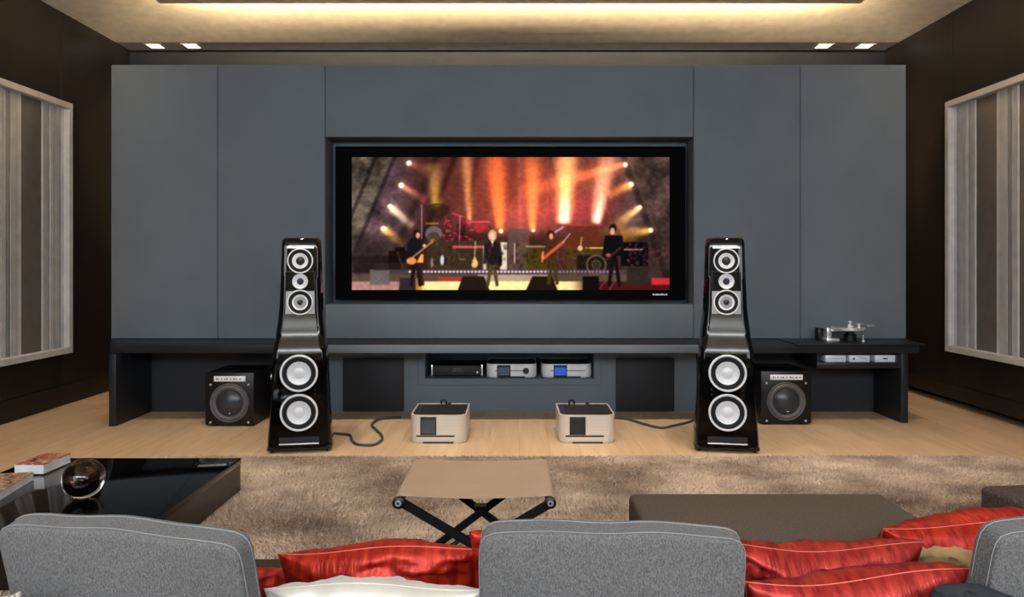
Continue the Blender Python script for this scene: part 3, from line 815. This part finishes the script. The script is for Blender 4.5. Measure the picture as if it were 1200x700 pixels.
def cable(pts, label, r=.0085):
    P = [Vector(p) for p in pts]; out = []
    for i in range(len(P) - 1):
        p0, p1, p2, p3 = P[max(i - 1, 0)], P[i], P[i + 1], P[min(i + 2, len(P) - 1)]
        for k in range(8):
            t = k / 8
            out.append(0.5 * ((2 * p1) + (-p0 + p2) * t + (2 * p0 - 5 * p1 + 4 * p2 - p3) * t * t + (-p0 + 3 * p1 - 3 * p2 + p3) * t ** 3))
    out.append(P[-1])
    o = tube('speaker_cable', out, r, M_cable, None, 8); tag(o, label, 'cable'); return o
def fp(px, py, r=.0095):
    D = (CAMH - r) * F / (py - 310); return (X(px, D), D, r)
cable([fp(384, 507), fp(397, 508.5), (fp(410, 510)), fp(413, 517), fp(420, 521), fp(437, 521.5), fp(447, 516), fp(447, 510), fp(441, 504), fp(436, 497.5), fp(446, 491), fp(470, 489)],
      'grey speaker cable looping on the floor beside the left tower speaker')
cable([fp(726, 490), fp(737, 491.5), fp(753, 496.5), fp(766, 500), fp(777, 501.5), fp(789, 499), fp(806, 495), fp(815, 491.5)],
      'grey speaker cable lying slack on the floor beside the right tower speaker')

# ------------------------------------------------------------------ tower speakers
def lerp_tab(tab, z):
    for (z0, *a), (z1, *b) in zip(tab[:-1], tab[1:]):
        if z <= z1:
            t = 0 if z1 == z0 else max(0, (z - z0) / (z1 - z0)); t = t * t * (3 - 2 * t) * .5 + t * .5
            return [p + (q_ - p) * t for p, q_ in zip(a, b)]
    return list(tab[-1][1:])
TAB = [  # z, baffle width, body width, depth, baffle setback
    (0.035, .335, .385, .50, .000), (0.30, .305, .350, .47, .000), (0.56, .265, .330, .43, .000), (0.62, .255, .322, .42, .004),
    (0.72, .215, .298, .39, .040), (0.83, .190, .274, .36, .050), (0.90, .186, .260, .345, .052), (1.10, .182, .244, .32, .054), (1.26, .180, .236, .30, .056)]
def make_speaker(label, px, rz):
    D = 4.42
    t = thing('tower_speaker', label, 'speaker', (X(px, D), D, 0), rz, 'gloss black tower speakers')
    bm = bmesh.new(); rings = []
    zs = [0.035 + i * (1.26 - .035) / 48 for i in range(49)]
    top = [(1.285, .985), (1.303, .95), (1.314, .88), (1.318, .78)]
    def ring(z, k=1.0, zz=None):
        wb, ww, d, f0 = lerp_tab(TAB, z); h = ww / 2; b = wb / 2
        pts = [(b, f0), (b + (h - b) * .45, f0 + .004), (b + (h - b) * .85, f0 + .018), (h, f0 + .05), (h * 1.0, f0 + d * .3), (h * .93, f0 + d * .55), (h * .78, f0 + d * .8), (h * .6, f0 + d * .95), (h * .45, f0 + d)]
        pts = pts + [(-x, y) for x, y in reversed(pts)]
        yc = f0 + d / 2
        return [bm.verts.new((x * k, yc + (y - yc) * k, z if zz is None else zz)) for x, y in pts]
    for z in zs: rings.append(ring(z))
    for zz, k in top: rings.append(ring(1.26, k, zz))
    n = len(rings[0])
    for a, b in zip(rings[:-1], rings[1:]):
        for i in range(n): bm.faces.new((a[i], a[(i + 1) % n], b[(i + 1) % n], b[i]))
    bm.faces.new(rings[0][::-1]); bm.faces.new(rings[-1])
    bmesh.ops.recalc_face_normals(bm, faces=list(bm.faces))
    finish(bm, 'cabinet', M_gloss, t, 32)
    # front skin following the baffle between two heights
    def skin(nm, z0, z1, m, wk, off, nz=14, parent=t):
        b2 = bmesh.new(); R = []
        for i in range(nz + 1):
            z = z0 + (z1 - z0) * i / nz; wb, ww, d, f0 = lerp_tab(TAB, z)
            R.append([b2.verts.new((sx * wb / 2 * wk, f0 - o, z)) for sx, o in ((-1, -.001), (-1, off), (1, off), (1, -.001))])
        for a, b in zip(R[:-1], R[1:]):
            for i in range(3): b2.faces.new((a[i], a[i + 1], b[i + 1], b[i]))
        b2.faces.new(R[0][::-1]); b2.faces.new(R[-1])
        bmesh.ops.recalc_face_normals(b2, faces=list(b2.faces))
        return finish(b2, nm, m, parent, 40)
    skin('waist_panel', .605, .845, M_waist, .985, .003)
    skin('driver_plate', .845, .985, mat('brushed_plate', (150, 150, 150), 0.35, metal=.6), .93, .004, 4)
    # thin bright trims
    tr = bmesh.new()
    f0 = lerp_tab(TAB, 1.255)[3]; add_box(tr, -.082, .082, f0 - .003, f0 + .004, 1.248, 1.262, .001, 1)
    finish(tr, 'top_trim', M_chrome, t, 35)
    # tweeter window
    f0 = lerp_tab(TAB, 1.05)[3]
    tw = bmesh.new()
    for a in ((-.088, .088, 1.103, 1.106), (-.088, .088, .985, .988), (-.088, -.085, .988, 1.103), (.085, .088, .988, 1.103)):
        add_box(tw, a[0], a[1], f0 - .008, f0 + .004, a[2], a[3])
    finish(tw, 'tweeter_surround', M_waist, t)
    def driver(nm, z, R, kind):
        f0 = lerp_tab(TAB, z)[3]; M = facing(0, f0 - .004, z)
        rt = lathe(nm, [(R, -.004), (R, .006), (R * .985, .009), (R * .915, .009), (R * .88, .004), (R * .88, -.004)], M, M_ring, t, 48)
        if kind == 'woofer':
            lathe('surround', [(R * .89, .003), (R * .83, .010), (R * .72, .009), (R * .62, .003)], M, M_surr, rt, 48)
            lathe('cone', [(R * .63, .004), (R * .45, -.0005), (R * .30, -.003), (R * .285, -.001), (R * .15, .003), (0, .004)], M, M_cone, rt, 48)
            for k in range(8):
                a = math.pi / 8 + k * math.pi / 4
        elif kind == 'mid':
            lathe('surround', [(R * .88, .003), (R * .80, .008), (R * .70, .007), (R * .60, .003)], M, M_surr, rt, 48)
            lathe('cone', [(R * .62, .005), (R * .4, -.002), (R * .26, -.006)], M, M_ring, rt, 40)
            lathe('dust_cap', [(R * .27, -.005), (R * .18, .006), (R * .08, .010), (0, .011)], M, M_dust, rt, 32)
        else:
            lathe('waveguide', [(R * .88, .005), (R * .6, -.001), (R * .38, -.005)], M, M_ring, rt, 40)
            lathe('dome', [(R * .40, -.004), (R * .25, .004), (R * .1, .007), (0, .008)], M, M_dust, rt, 32)
    driver('mid_driver', 1.172, .078, 'mid'); driver('tweeter', 1.045, .047, 'tweeter'); driver('mid_driver', .916, .078, 'mid')
    driver('woofer', .487, .113, 'woofer'); driver('woofer', .247, .113, 'woofer')
    for bz in (.355, .385):
        for s in (-1, 1): lathe('bolt', [(0, .004), (.006, .004), (.006, -.001)], facing(s * .093, 0, bz), M_surr, t, 12)
    box('port_slot', -.118, .118, -.002, .006, .064, .098, M_slot, t)
    box('port_lip', -.118, .118, -.010, .004, .052, .060, M_chrome, t, .002)
    prism('plinth', [(-.19, .0), (.19, .0), (.195, .12), (.15, .49), (-.15, .49), (-.195, .12)], .018, .037, M_gloss, t, .003)
    for fx_, fy in ((-.165, .03), (.165, .03), (-.12, .45), (.12, .45)):
        lathe('spike_foot', [(0, 0), (.004, 0), (.011, .012), (.011, .019), (0, .019)], Matrix.Translation((fx_, fy, 0)), M_black, t, 12)
    s = -1 if px < 600 else 1
    lathe('side_terminal', [(0, -.02), (.02, -.02), (.02, .012), (.012, .016), (0, .016)], Matrix.Translation((s * .175, .2, .44)) @ Matrix.Rotation(math.radians(90), 4, 'Y'), M_chrome, t, 16)
    return t
make_speaker('gloss black tower speaker left of the screen', 350.5, math.radians(9))
make_speaker('gloss black tower speaker right of the screen', 852.5, math.radians(-9))

# ------------------------------------------------------------------ subwoofers
def make_sub(label, px0, px1, D, ztop):
    w_ = (px1 - px0) * D / F
    t = thing('subwoofer', label, 'subwoofer', (X((px0 + px1) / 2, D), D, 0), 0, 'cube subwoofers under the bench')
    box('cabinet', -w_ / 2, w_ / 2, 0, .41, .012, ztop, M_sub, t, .004)
    for fx_, fy in ((-.12, .05), (.12, .05), (-.12, .36), (.12, .36)):
        lathe('foot', [(0, 0), (.018, 0), (.018, .013), (0, .013)], Matrix.Translation((fx_, fy, 0)), M_black, t, 12)
    zc = ztop * .44; R = .138; M = facing(0, 0, zc)
    rt = lathe('driver', [(R, -.003), (R, .006), (R * .97, .009), (R * .92, .006), (R * .90, .002)], M, M_subring, t, 56)
    lathe('surround', [(R * .92, .004), (R * .86, .013), (R * .78, .013), (R * .70, .004)], M, M_subring, rt, 56)
    lathe('cone', [(R * .72, .003), (R * .66, .002), (R * .55, .012), (R * .4, .021), (R * .2, .028), (0, .030)], M, M_subcone, rt, 56)
    lathe('badge', [(0, .003), (.006, .003), (.006, 0)], facing(0.006, -.013, zc - R * .5), M_chrome, rt, 12)
    np_ = box('name_plate', -w_ * .32, w_ * .33, -.002, .001, ztop - .062, ztop - .024, M_silverc, t, .001)
    lt = bmesh.new(); rr = random.Random(9)
    xx = -w_ * .27
    while xx < w_ * .28:
        ww = rr.choice((.005, .008, .011))
        if abs(xx) > .02 or True: add_box(lt, xx, xx + ww, -.0028, -.0018, ztop - .049, ztop - .049 + rr.choice((.009, .012)))
        xx += ww + rr.choice((.004, .006, .016))
    finish(lt, 'lettering', M_disp, np_)
    for s in (-1, 1):
        for zz in (ztop - .085, .03):
            lathe('screw', [(0, .005), (.007, .005), (.009, 0)], facing(s * w_ * .39, 0, zz), M_chrome, t, 12)
make_sub('black cube subwoofer under the bench, beside the left tower speaker', 240.5, 297.3, 5.137, .382)
make_sub('black cube subwoofer under the bench, beside the right tower speaker', 892, 950.7, 5.19, .385)

# ------------------------------------------------------------------ rug
rg = thing('rug', 'beige shaggy rug covering the floor between bench and sofa', 'rug', (0, 2.6, 0))
RX0, RX1, RY0, RY1 = -2.1, 2.92, .6, 4.285
def rug_edge(x): return 0.012 * noise.noise(Vector((x * 3, 0, 0)))
box('backing', RX0, RX1, RY0 - 2.6, RY1 - 2.6, 0.0, .012, M_rugback, rg, .003, 1)
rs = np.random.RandomState(2)
NT = 330000
tx_ = rs.uniform(RX0 - .0, RX1, NT); 
ty_ = RY1 - (RY1 - RY0) * rs.power(0.8, NT) * 1.0
ty_ = rs.uniform(1.9, RY1, NT)
ang = rs.uniform(0, 2 * np.pi, NT); lean = rs.uniform(.003, .013, NT)
# pile brushed in patches
ph = np.sin(tx_ * 2.1 + 1.3 * np.sin(ty_ * 2.7)) + np.sin(ty_ * 4.3 + tx_ * 1.1)
bx_ = .007 * np.cos(ph * 1.7); by_ = .009 * np.sin(ph * 1.3)
hh = rs.uniform(.009, .018, NT); ww = rs.uniform(.003, .006, NT); ad = rs.uniform(0, np.pi, NT)
base = np.stack([tx_, ty_ - 2.6, np.full(NT, .010)], -1)
dv = np.stack([np.cos(ad) * ww, np.sin(ad) * ww, np.zeros(NT)], -1)
tip = base + np.stack([np.cos(ang) * lean + bx_, np.sin(ang) * lean + by_, hh], -1)
co = np.stack([base - dv, base + dv, tip], 1).reshape(-1, 3)
me = bpy.data.meshes.new('pile')
me.vertices.add(NT * 3); me.vertices.foreach_set('co', co.ravel())
me.loops.add(NT * 3); me.loops.foreach_set('vertex_index', np.arange(NT * 3))
me.polygons.add(NT); me.polygons.foreach_set('loop_start', np.arange(0, NT * 3, 3))
me.update(calc_edges=True)
po = link('pile', me, M_rug, rg); po['kind'] = 'stuff'

# ------------------------------------------------------------------ coffee table, books, glass ball
TZT = .1827
ct = thing('coffee_table', 'low wide gloss black coffee table at the left edge of the rug', 'table', (-1.865, 3.06, .02))
box('top', -.513, .513, -.56, .562, TZT - .02 - .03, TZT - .02, M_gloss, ct, .002)
bm = bmesh.new()
M_tabside = mat('table_side_bronze_gloss', (32, 27, 24), 0.22, spec=0.6)
for a in ((-.51, .51, -.557, -.535), (-.51, .51, .537, .559), (-.51, -.488, -.535, .537), (.488, .51, -.535, .537)):
    add_box(bm, a[0], a[1], a[2], a[3], 0.004, TZT - .0505)
finish(bm, 'apron', M_tabside, ct)
for a, b in ((-.49, -.5), (.49, -.5), (-.49, .5), (.49, .5)):
    box('foot', a - .02 if a > 0 else a, a if a > 0 else a + .02, b - .02, b + .02, -.008, .006, M_black, ct)

def book_cover_mat(nm, seed, pal):
    m = bpy.data.materials.new(nm); m.use_nodes = True
    nt = m.node_tree; b = nt.nodes['Principled BSDF']; b.inputs['Roughness'].default_value = .35
    tc = nt.nodes.new('ShaderNodeTexCoord'); mp = nt.nodes.new('ShaderNodeMapping'); mp.inputs['Location'].default_value = (seed, seed * 2, 0); mp.inputs['Scale'].default_value = (1, .6, 1)
    vo = nt.nodes.new('ShaderNodeTexNoise'); vo.inputs['Scale'].default_value = 26; vo.inputs['Detail'].default_value = 3; vo.inputs['Distortion'].default_value = 1.2
    r = nt.nodes.new('ShaderNodeValToRGB'); cr = r.color_ramp
    cr.elements[0].position = .38; cr.elements[0].color = s2l(pal[0]); cr.elements[1].position = .62; cr.elements[1].color = s2l(pal[-1])
    for i, c in enumerate(pal[1:-1]):
        e_ = cr.elements.new(.46 + .07 * i); e_.color = s2l(c)
    nt.links.new(tc.outputs['Object'], mp.inputs[0]); nt.links.new(mp.outputs[0], vo.inputs['Vector']); nt.links.new(vo.outputs['Fac'], r.inputs[0]); nt.links.new(r.outputs[0], b.inputs['Base Color'])
    return m
def book(label, loc, rz, w_, d_, h_, m):
    t = thing('book', label, 'book', loc, rz, 'books on the coffee table')
    box('page_block', -w_ / 2 + .002, w_ / 2 - .001, -d_ / 2 + .001, d_ / 2 - .001, .0025, h_ - .003, M_page, t, .001, 1)
    box('back_cover', -w_ / 2, w_ / 2, -d_ / 2, d_ / 2, 0, .0025, M_page, t)
    box('front_cover', -w_ / 2, w_ / 2, -d_ / 2, d_ / 2, h_ - .003, h_, m, t)
    box('spine', -w_ / 2 - .001, -w_ / 2 + .002, -d_ / 2, d_ / 2, 0.0, h_, M_page, t)
book('thick white-edged book with orange and brown cover, farther back on the black table', (-2.225, 3.445, TZT + .0005), math.radians(-1), .135, .20, .044,
     book_cover_mat('cover_orange', 3, [(60, 34, 26), (196, 120, 84), (150, 70, 44), (222, 190, 160)]))
book('white-edged book with tan patterned cover, nearest the left end of the table', (-2.245, 3.085, TZT + .0005), math.radians(10), .25, .31, .034,
     book_cover_mat('cover_tan', 7, [(70, 40, 26), (206, 172, 136), (150, 84, 50), (228, 204, 176)]))
# glass ball with dark core
gb_c = (X(98, 3.0), 3.0, TZT + .083)
gl = thing('glass_ball', 'smoked glass ball ornament standing on the black coffee table', 'ornament', (gb_c[0], gb_c[1], TZT))
def uvs(nm, c, r, m, parent, sc=(1, 1, 1), inner=None, amp=0.0):
    bm = bmesh.new(); bmesh.ops.create_uvsphere(bm, u_segments=40, v_segments=24, radius=r)
    for v in bm.verts:
        if amp: v.co *= 1 + amp * noise.noise(v.co * 40)
        v.co = Vector((v.co.x * sc[0], v.co.y * sc[1], v.co.z * sc[2])) + Vector(c)
    return finish(bm, nm, m, parent, 180)
uvs('glass_shell', (0, 0, .083), .081, M_glass, gl)
M_core = mat('marbled_core', (44, 24, 20), .12, metal=.6, col2=(120, 96, 88), nscale=22, ramp=(.5, .68))
uvs('marbled_core', (-.004, -.002, .078), .047, M_core, gl, amp=.12)
lathe('base_ring', [(.012, 0), (.022, 0), (.022, .006), (.012, .006)], Matrix.Translation((0, 0, 0)), M_black, gl, 24)

# ------------------------------------------------------------------ folding stool
st = thing('folding_stool', 'folding stool with taupe leather sling seat and black crossed legs', 'stool', (-.112, 2.385, .035))
zt = .44 - .035
yn, yf = -.215, .215
xa, xb = -.226, .226
# sling: sagging sheet wrapped round the two rods
bm = bmesh.new(); cols = []
prof = []
for i in range(7):
    a = math.radians(200 - 110 * i / 6 )
    prof.append((xa + .0 + .016 * math.cos(a), zt + .016 * math.sin(a)))
for i in range(1, 16):
    t_ = i / 16; prof.append((xa + (xb - xa) * t_, zt + .016 - .008 * math.sin(math.pi * t_)))
for i in range(7):
    a = math.radians(90 - 110 * i / 6); prof.append((xb + .016 * math.cos(a), zt + .016 * math.sin(a)))
ny = 10; R = []
for th in (0, -.003):
    for j in range(ny + 1):
        y_ = yn + .012 + (yf - yn - .024) * j / ny
        R.append([bm.verts.new((x_ * (1 if th == 0 else .995), y_, z_ + th - .0)) for x_, z_ in prof])
for s_ in (0, ny + 1):
    for j in range(ny):
        for i in range(len(prof) - 1):
            a, b = R[s_ + j], R[s_ + j + 1]; f = (a[i], a[i + 1], b[i + 1], b[i])
            bm.faces.new(f if s_ == 0 else f[::-1])
for i in range(len(prof) - 1):
    bm.faces.new((R[0][i + 1], R[0][i], R[ny + 1][i], R[ny + 1][i + 1])); bm.faces.new((R[ny][i], R[ny][i + 1], R[2 * ny + 1][i + 1], R[2 * ny + 1][i]))
finish(bm, 'sling_seat', M_leather, st, 50)
for sx in (xa, xb):
    tube('rod', [(sx, yn - .008, zt), (sx, yf + .008, zt)], .0135, M_black, st, 16)
    lathe('end_cap', [(0, .012), (.012, .012), (.018, .008), (.018, 0)], facing(sx, yn - .006, zt), M_black, st, 20)
    lathe('cap_screw', [(.004, .0135), (.009, .0135), (.010, .011)], facing(sx, yn - .006, zt), M_chrome, st, 16)
for y_, zc in ((yn + .006, .27), (yf - .012, .235)):
    for s in (-1, 1):
        sl = (zt - zc) / .226
        x1 = s * (xa + zt / sl)
        bm = bmesh.new(); add_bar(bm, (s * xa, y_ + .009 * s, zt - .004), (x1, y_ + .009 * s, 0.0), .024, .014)
        finish(bm, 'leg', M_black, st)
    lathe('pivot', [(0, .02), (.012, .02), (.012, -.02), (0, -.02)], facing(0, y_, zc), M_black, st, 16)
arc = [(-.085, -.06, .21), (-.05, -.05, .232), (0, -.04, .24), (.05, -.05, .235), (.12, -.06, .215)]
tube('link_bar', arc, .0075, M_black, st, 8)
uvs('link_knob', (0, -.055, .232), .013, M_black, st)
lathe('knob_screw', [(0, .002), (.006, .002), (.006, -.002)], facing(0, -.068, .236), M_chrome, st, 12)
box('centre_block', -.022, .022, yf - .05, yf - .01, .245, .262, M_black, st)

# ------------------------------------------------------------------ soft furniture
def superbox(name, w_, d_, h_, m, parent=None, nexp=6.0, res=22, bulge=0.0, wr=0.0, seed=0, zbase=0.0):
    """rounded block; thickness d_ along Y"""
    bm = bmesh.new(); bmesh.ops.create_cube(bm, size=2)
    bmesh.ops.subdivide_edges(bm, edges=list(bm.edges), cuts=res, use_grid_fill=True)
    for v in bm.verts:
        c = v.co; k = (abs(c.x) ** nexp + abs(c.y) ** nexp + abs(c.z) ** nexp) ** (1 / nexp)
        p = Vector((c.x / k, c.y / k, c.z / k))
        b = 1 + bulge * (1 - min(1, p.x ** 2)) * (1 - min(1, p.z ** 2))
        b2 = 1 + bulge * .07 * (1 - p.x ** 2)
        q_ = Vector((p.x * w_ / 2, p.y * d_ / 2 * b, p.z * h_ / 2 * b2))
        if wr: q_ += Vector((0, 1, .6)) * wr * noise.noise(Vector((q_.x * 7 + seed, q_.y * 7, q_.z * 7)))
        v.co = q_ + Vector((0, 0, zbase))
    return finish(bm, name, m, parent, 180)
def seamloop(name, w_, d_, h_, yfrac, m, parent, nexp=6.0, r=.0016, zbase=0.0, half=False, bulge=0.0, wr=0.0, seed=0, r_off=1.004):
    pts = []
    N = 120
    for i in range(N):
        a = 2 * math.pi * i / N
        cx_, cz_ = math.cos(a), math.sin(a)
        s_ = max(abs(cx_), abs(cz_)); cx_ /= s_; cz_ /= s_
        k = (abs(cx_) ** nexp + abs(yfrac) ** nexp + abs(cz_) ** nexp) ** (1 / nexp)
        p = Vector((cx_ / k, yfrac / k, cz_ / k))
        b = 1 + bulge * (1 - min(1, p.x ** 2)) * (1 - min(1, p.z ** 2)); b2 = 1 + bulge * .07 * (1 - p.x ** 2)
        q_ = Vector((p.x * w_ / 2 * r_off, p.y * d_ / 2 * b, p.z * h_ / 2 * b2 * r_off))
        if wr: q_ += Vector((0, 1, .6)) * wr * noise.noise(Vector((q_.x * 7 + seed, q_.y * 7, q_.z * 7)))
        pts.append(q_ + Vector((0, 0, zbase)))
    return tube(name, pts, r, m, parent, 6, closed=True)

SEAT = .255
sofa = thing('sofa', 'low brown sofa seat carrying the grey back cushions, seen from behind', 'sofa', (.2, 1.6, 0))
def so(nm, x0, x1, y0, y1, z0, z1, m, bev=.02): return box(nm, x0 - .2, x1 - .2, y0 - 1.6, y1 - 1.6, z0, z1, m, sofa, bev, 3)
so('base', -.98, 1.75, 1.15, 2.19, .06, .16, M_sofa, .01)
so('seat_cushion', -.93, .5, 1.3, 2.225, .16, SEAT, M_sofa, .03)
so('seat_cushion', .505, 1.75, 1.3, 2.225, .16, SEAT, M_sofa, .03)
so('backrest', -.98, 1.75, 1.08, 1.22, .16, .42, M_sofa, .03)
for lx in (-.9, 1.65):
    for ly in (1.22, 2.05): so('leg', lx - .03, lx + .03, ly - .03, ly + .03, 0.012, .062, M_black, .004)

def back_cushion(label, cxp, Dtop, ytop, w_, h_, roll, lean, seed, yaw=0.0, d_=.06):
    ztop = Z(ytop, Dtop)
    X0 = X(cxp, Dtop)
    t = thing('back_cushion', label, 'cushion', (0, 0, 0), group='grey back cushions on the sofa')
    t.rotation_euler = (math.radians(lean), math.radians(roll), math.radians(yaw))
    R_ = t.rotation_euler.to_matrix()
    top = R_ @ Vector((0, 0, h_))
    t.location = Vector((X0, Dtop, ztop)) - top
    superbox('cushion_body', w_, d_, h_, M_grey, t, 15.0, 30, .5, .006, seed, h_ / 2)
    seamloop('stitched_seam', w_, d_, h_, .55, M_greyseam, t, 15.0, .0009, h_ / 2, bulge=.5, wr=.006, seed=seed)
    seamloop('stitched_seam', w_, d_, h_, -.62, M_greyseam, t, 15.0, .0009, h_ / 2, bulge=.5, wr=.006, seed=seed)
    return t
back_cushion('grey wool back cushion at the left end of the sofa, before the coffee table', 141, 1.36, 619, .505, .40, 0, 15, 1, yaw=-10)
back_cushion('grey wool back cushion in the middle of the sofa, before the stool', 716, 1.36, 622, .492, .40, .3, 12, 5, yaw=-2)
back_cushion('grey wool back cushion at the right end of the sofa, cut by the photo edge', 1293, 1.36, 612, .48, .40, 0, 15, 9, yaw=9)

def pillow(name, label, cat, loc, rot, w_, h_, t_, m, seam, seed=0, conc=.07, res=44, wr=.012, seamr=.0016, group=None):
    t = thing(name, label, cat, loc, 0, group); t.rotation_euler = [math.radians(a) for a in rot]
    bm = bmesh.new()
    G = {}
    def pos(u, v, s):
        x_ = w_ / 2 * u * (1 - conc * (1 - v * v) ** 1.0); z_ = h_ / 2 * v * (1 - conc * (1 - u * u) ** 1.0)
        f = (max(0, (1 - u * u)) ** .5) * (max(0, (1 - v * v)) ** .5)
        y_ = s * t_ / 2 * f ** .85
        e = min(1 - abs(u), 1 - abs(v))
        # puckers running in from the seams plus broad folds
        pk = math.exp(-e * 5) * (1 - math.exp(-e * 40))
        along = u if (1 - abs(v)) < (1 - abs(u)) else v
        y_ += s * wr * .35 * pk * math.sin(along * 17 + seed + 3 * noise.noise(Vector((along * 3, seed, s)))) * .6
        dd = min(1, e * 6)
        y_ += wr * dd * 1.5 * noise.noise(Vector((u * 2.6 + seed * 3.1, v * 2.6, s * 4))) + wr * .6 * dd * noise.noise(Vector((u * 7 + seed, v * 7, s * 9 + seed)))
        cr = abs(noise.noise(Vector((u * 3.5 + v * 1.5 + seed, v * 3.5 - u, s * 5))))
        y_ -= s * wr * .7 * dd * max(0, 1 - cr * 9)
        z_ += .012 * math.sin(u * 3 + seed)
        return Vector((x_, y_, z_))
    for s in (1, -1):
        for i in range(res + 1):
            for j in range(res + 1):
                u = -math.cos(math.pi * i / res); v = -math.cos(math.pi * j / res)
                u = .55 * u + .45 * (2 * i / res - 1); v = .55 * v + .45 * (2 * j / res - 1)
                edge = i in (0, res) or j in (0, res)
                if edge and s == -1: G[(i, j, s)] = G[(i, j, 1)]; continue
                G[(i, j, s)] = bm.verts.new(pos(u, v, s))
    for s in (1, -1):
        for i in range(res):
            for j in range(res):
                f = [G[(i, j, s)], G[(i + 1, j, s)], G[(i + 1, j + 1, s)], G[(i, j + 1, s)]]
                bm.faces.new(f if s == -1 else f[::-1])
    bmesh.ops.recalc_face_normals(bm, faces=list(bm.faces))
    lp = []
    for i in range(res): lp.append(G[(i, 0, 1)].co.copy())
    for j in range(res): lp.append(G[(res, j, 1)].co.copy())
    for i in range(res, 0, -1): lp.append(G[(i, res, 1)].co.copy())
    for j in range(res, 0, -1): lp.append(G[(0, j, 1)].co.copy())
    finish(bm, 'pillow_body', m, t, 180)
    if seam is not None: tube('seam', lp, seamr * .7, seam, t, 6, closed=True)
    return t
def pl(label, x0, x1, ytop, D, h_, t_, m, seam, lean=22, roll=0, yaw=0, seed=0, conc=.05, wr=.012, dz=0.0):
    """pillow whose top edge sits at pixel row ytop at distance D, spanning x0..x1"""
    w_ = (x1 - x0) * D / F / .985
    zt_ = Z(ytop, D); xc = X((x0 + x1) / 2, D)
    R_ = Matrix.Rotation(math.radians(yaw), 3, 'Z') @ Matrix.Rotation(math.radians(roll), 3, 'Y') @ Matrix.Rotation(math.radians(lean), 3, 'X')
    top = R_ @ Vector((0, 0, h_ / 2))
    c = Vector((xc, D, zt_)) - top
    return pillow('throw_pillow', label, 'pillow', c, (lean, roll, yaw), w_, h_, t_, m, seam, seed, conc, 44, wr, group='throw pillows along the sofa')
pl('wide bright red silk throw pillow leaning behind the ivory one', 326, 560, 643, 1.66, .27, .14, M_red, M_redseam, 24, -1.0, 0, 1)
pl('ivory silk throw pillow, nearest the camera between two grey cushions', 311, 566, 686, 1.40, .28, .12, M_white, M_white, 24, 0, 0, 2, wr=.014)
pl('dark red throw pillow mostly hidden behind the left grey cushion', 150, 345, 662, 1.80, .20, .11, M_red, None, 20, 2, 0, 3)
pl('red throw pillow whose corner peeks out beside the middle grey cushion', 551, 730, 626, 1.62, .27, .09, M_red, None, 18, -1, 0, 4)
pl('crimson throw pillow with pale seam, just right of the middle grey cushion', 850, 1079, 640, 1.70, .26, .18, M_red2, M_redseam, 24, 0, 0, 5)
pl('crimson throw pillow at the bottom edge, nearest of the right-hand reds', 875, 1136, 676, 1.42, .28, .17, M_red2, M_redseam, 24, -3.0, 0, 6)
pl('orange-red throw pillow lying farthest right, behind the right grey cushion', 1030, 1290, 612, 1.98, .27, .2, M_red, M_redseam, 30, 0, 6, 7)
pl('gold pleated silk throw pillow tucked between the red ones', 1062, 1180, 650, 1.80, .2, .08, M_gold, None, 40, 3, 0, 8, wr=.012)
pl('small charcoal throw pillow at the bottom edge beside the right grey cushion', 1095, 1240, 694, 1.30, .18, .07, M_char, None, 20, 6, 0, 9)
pl('pale speckled throw pillow at the bottom left corner', -90, 24, 696, 1.30, .18, .08, M_speck, None, 20, 0, 0, 10)

def ottoman(label, loc, rz, w_, d_, h_, m):
    t = thing('ottoman', label, 'ottoman', loc, rz, 'upholstered ottomans')
    bm = bmesh.new(); add_box(bm, -w_ / 2, w_ / 2, -d_ / 2, d_ / 2, .03, h_, .022, 4)
    finish(bm, 'upholstered_block', m, t, 60)
    for a in (-1, 1):
        for b in (-1, 1): box('foot', a * (w_ / 2 - .06) - .025, a * (w_ / 2 - .06) + .025, b * (d_ / 2 - .06) - .025, b * (d_ / 2 - .06) + .025, 0, .031, M_black, t)
    t2 = bmesh.new(); lp = [(-w_ / 2 + .012, -d_ / 2 + .012), (w_ / 2 - .012, -d_ / 2 + .012), (w_ / 2 - .012, d_ / 2 - .012), (-w_ / 2 + .012, d_ / 2 - .012)]
    return t
OD = (CAMH - .28) * F / (577.5 - 310)
ottoman('wide brown fabric ottoman in front of the sofa, right of the stool', ((X(736, OD) + X(1032, OD)) / 2, (OD + 2.24) / 2, .012), 0, X(1032, OD) - X(736, OD), OD - 2.24, .268, M_brown)
ottoman('dark umber ribbed ottoman at the right photo edge', (2.17, 2.62, .012), math.radians(7), .6, .55, .268, M_brown2)
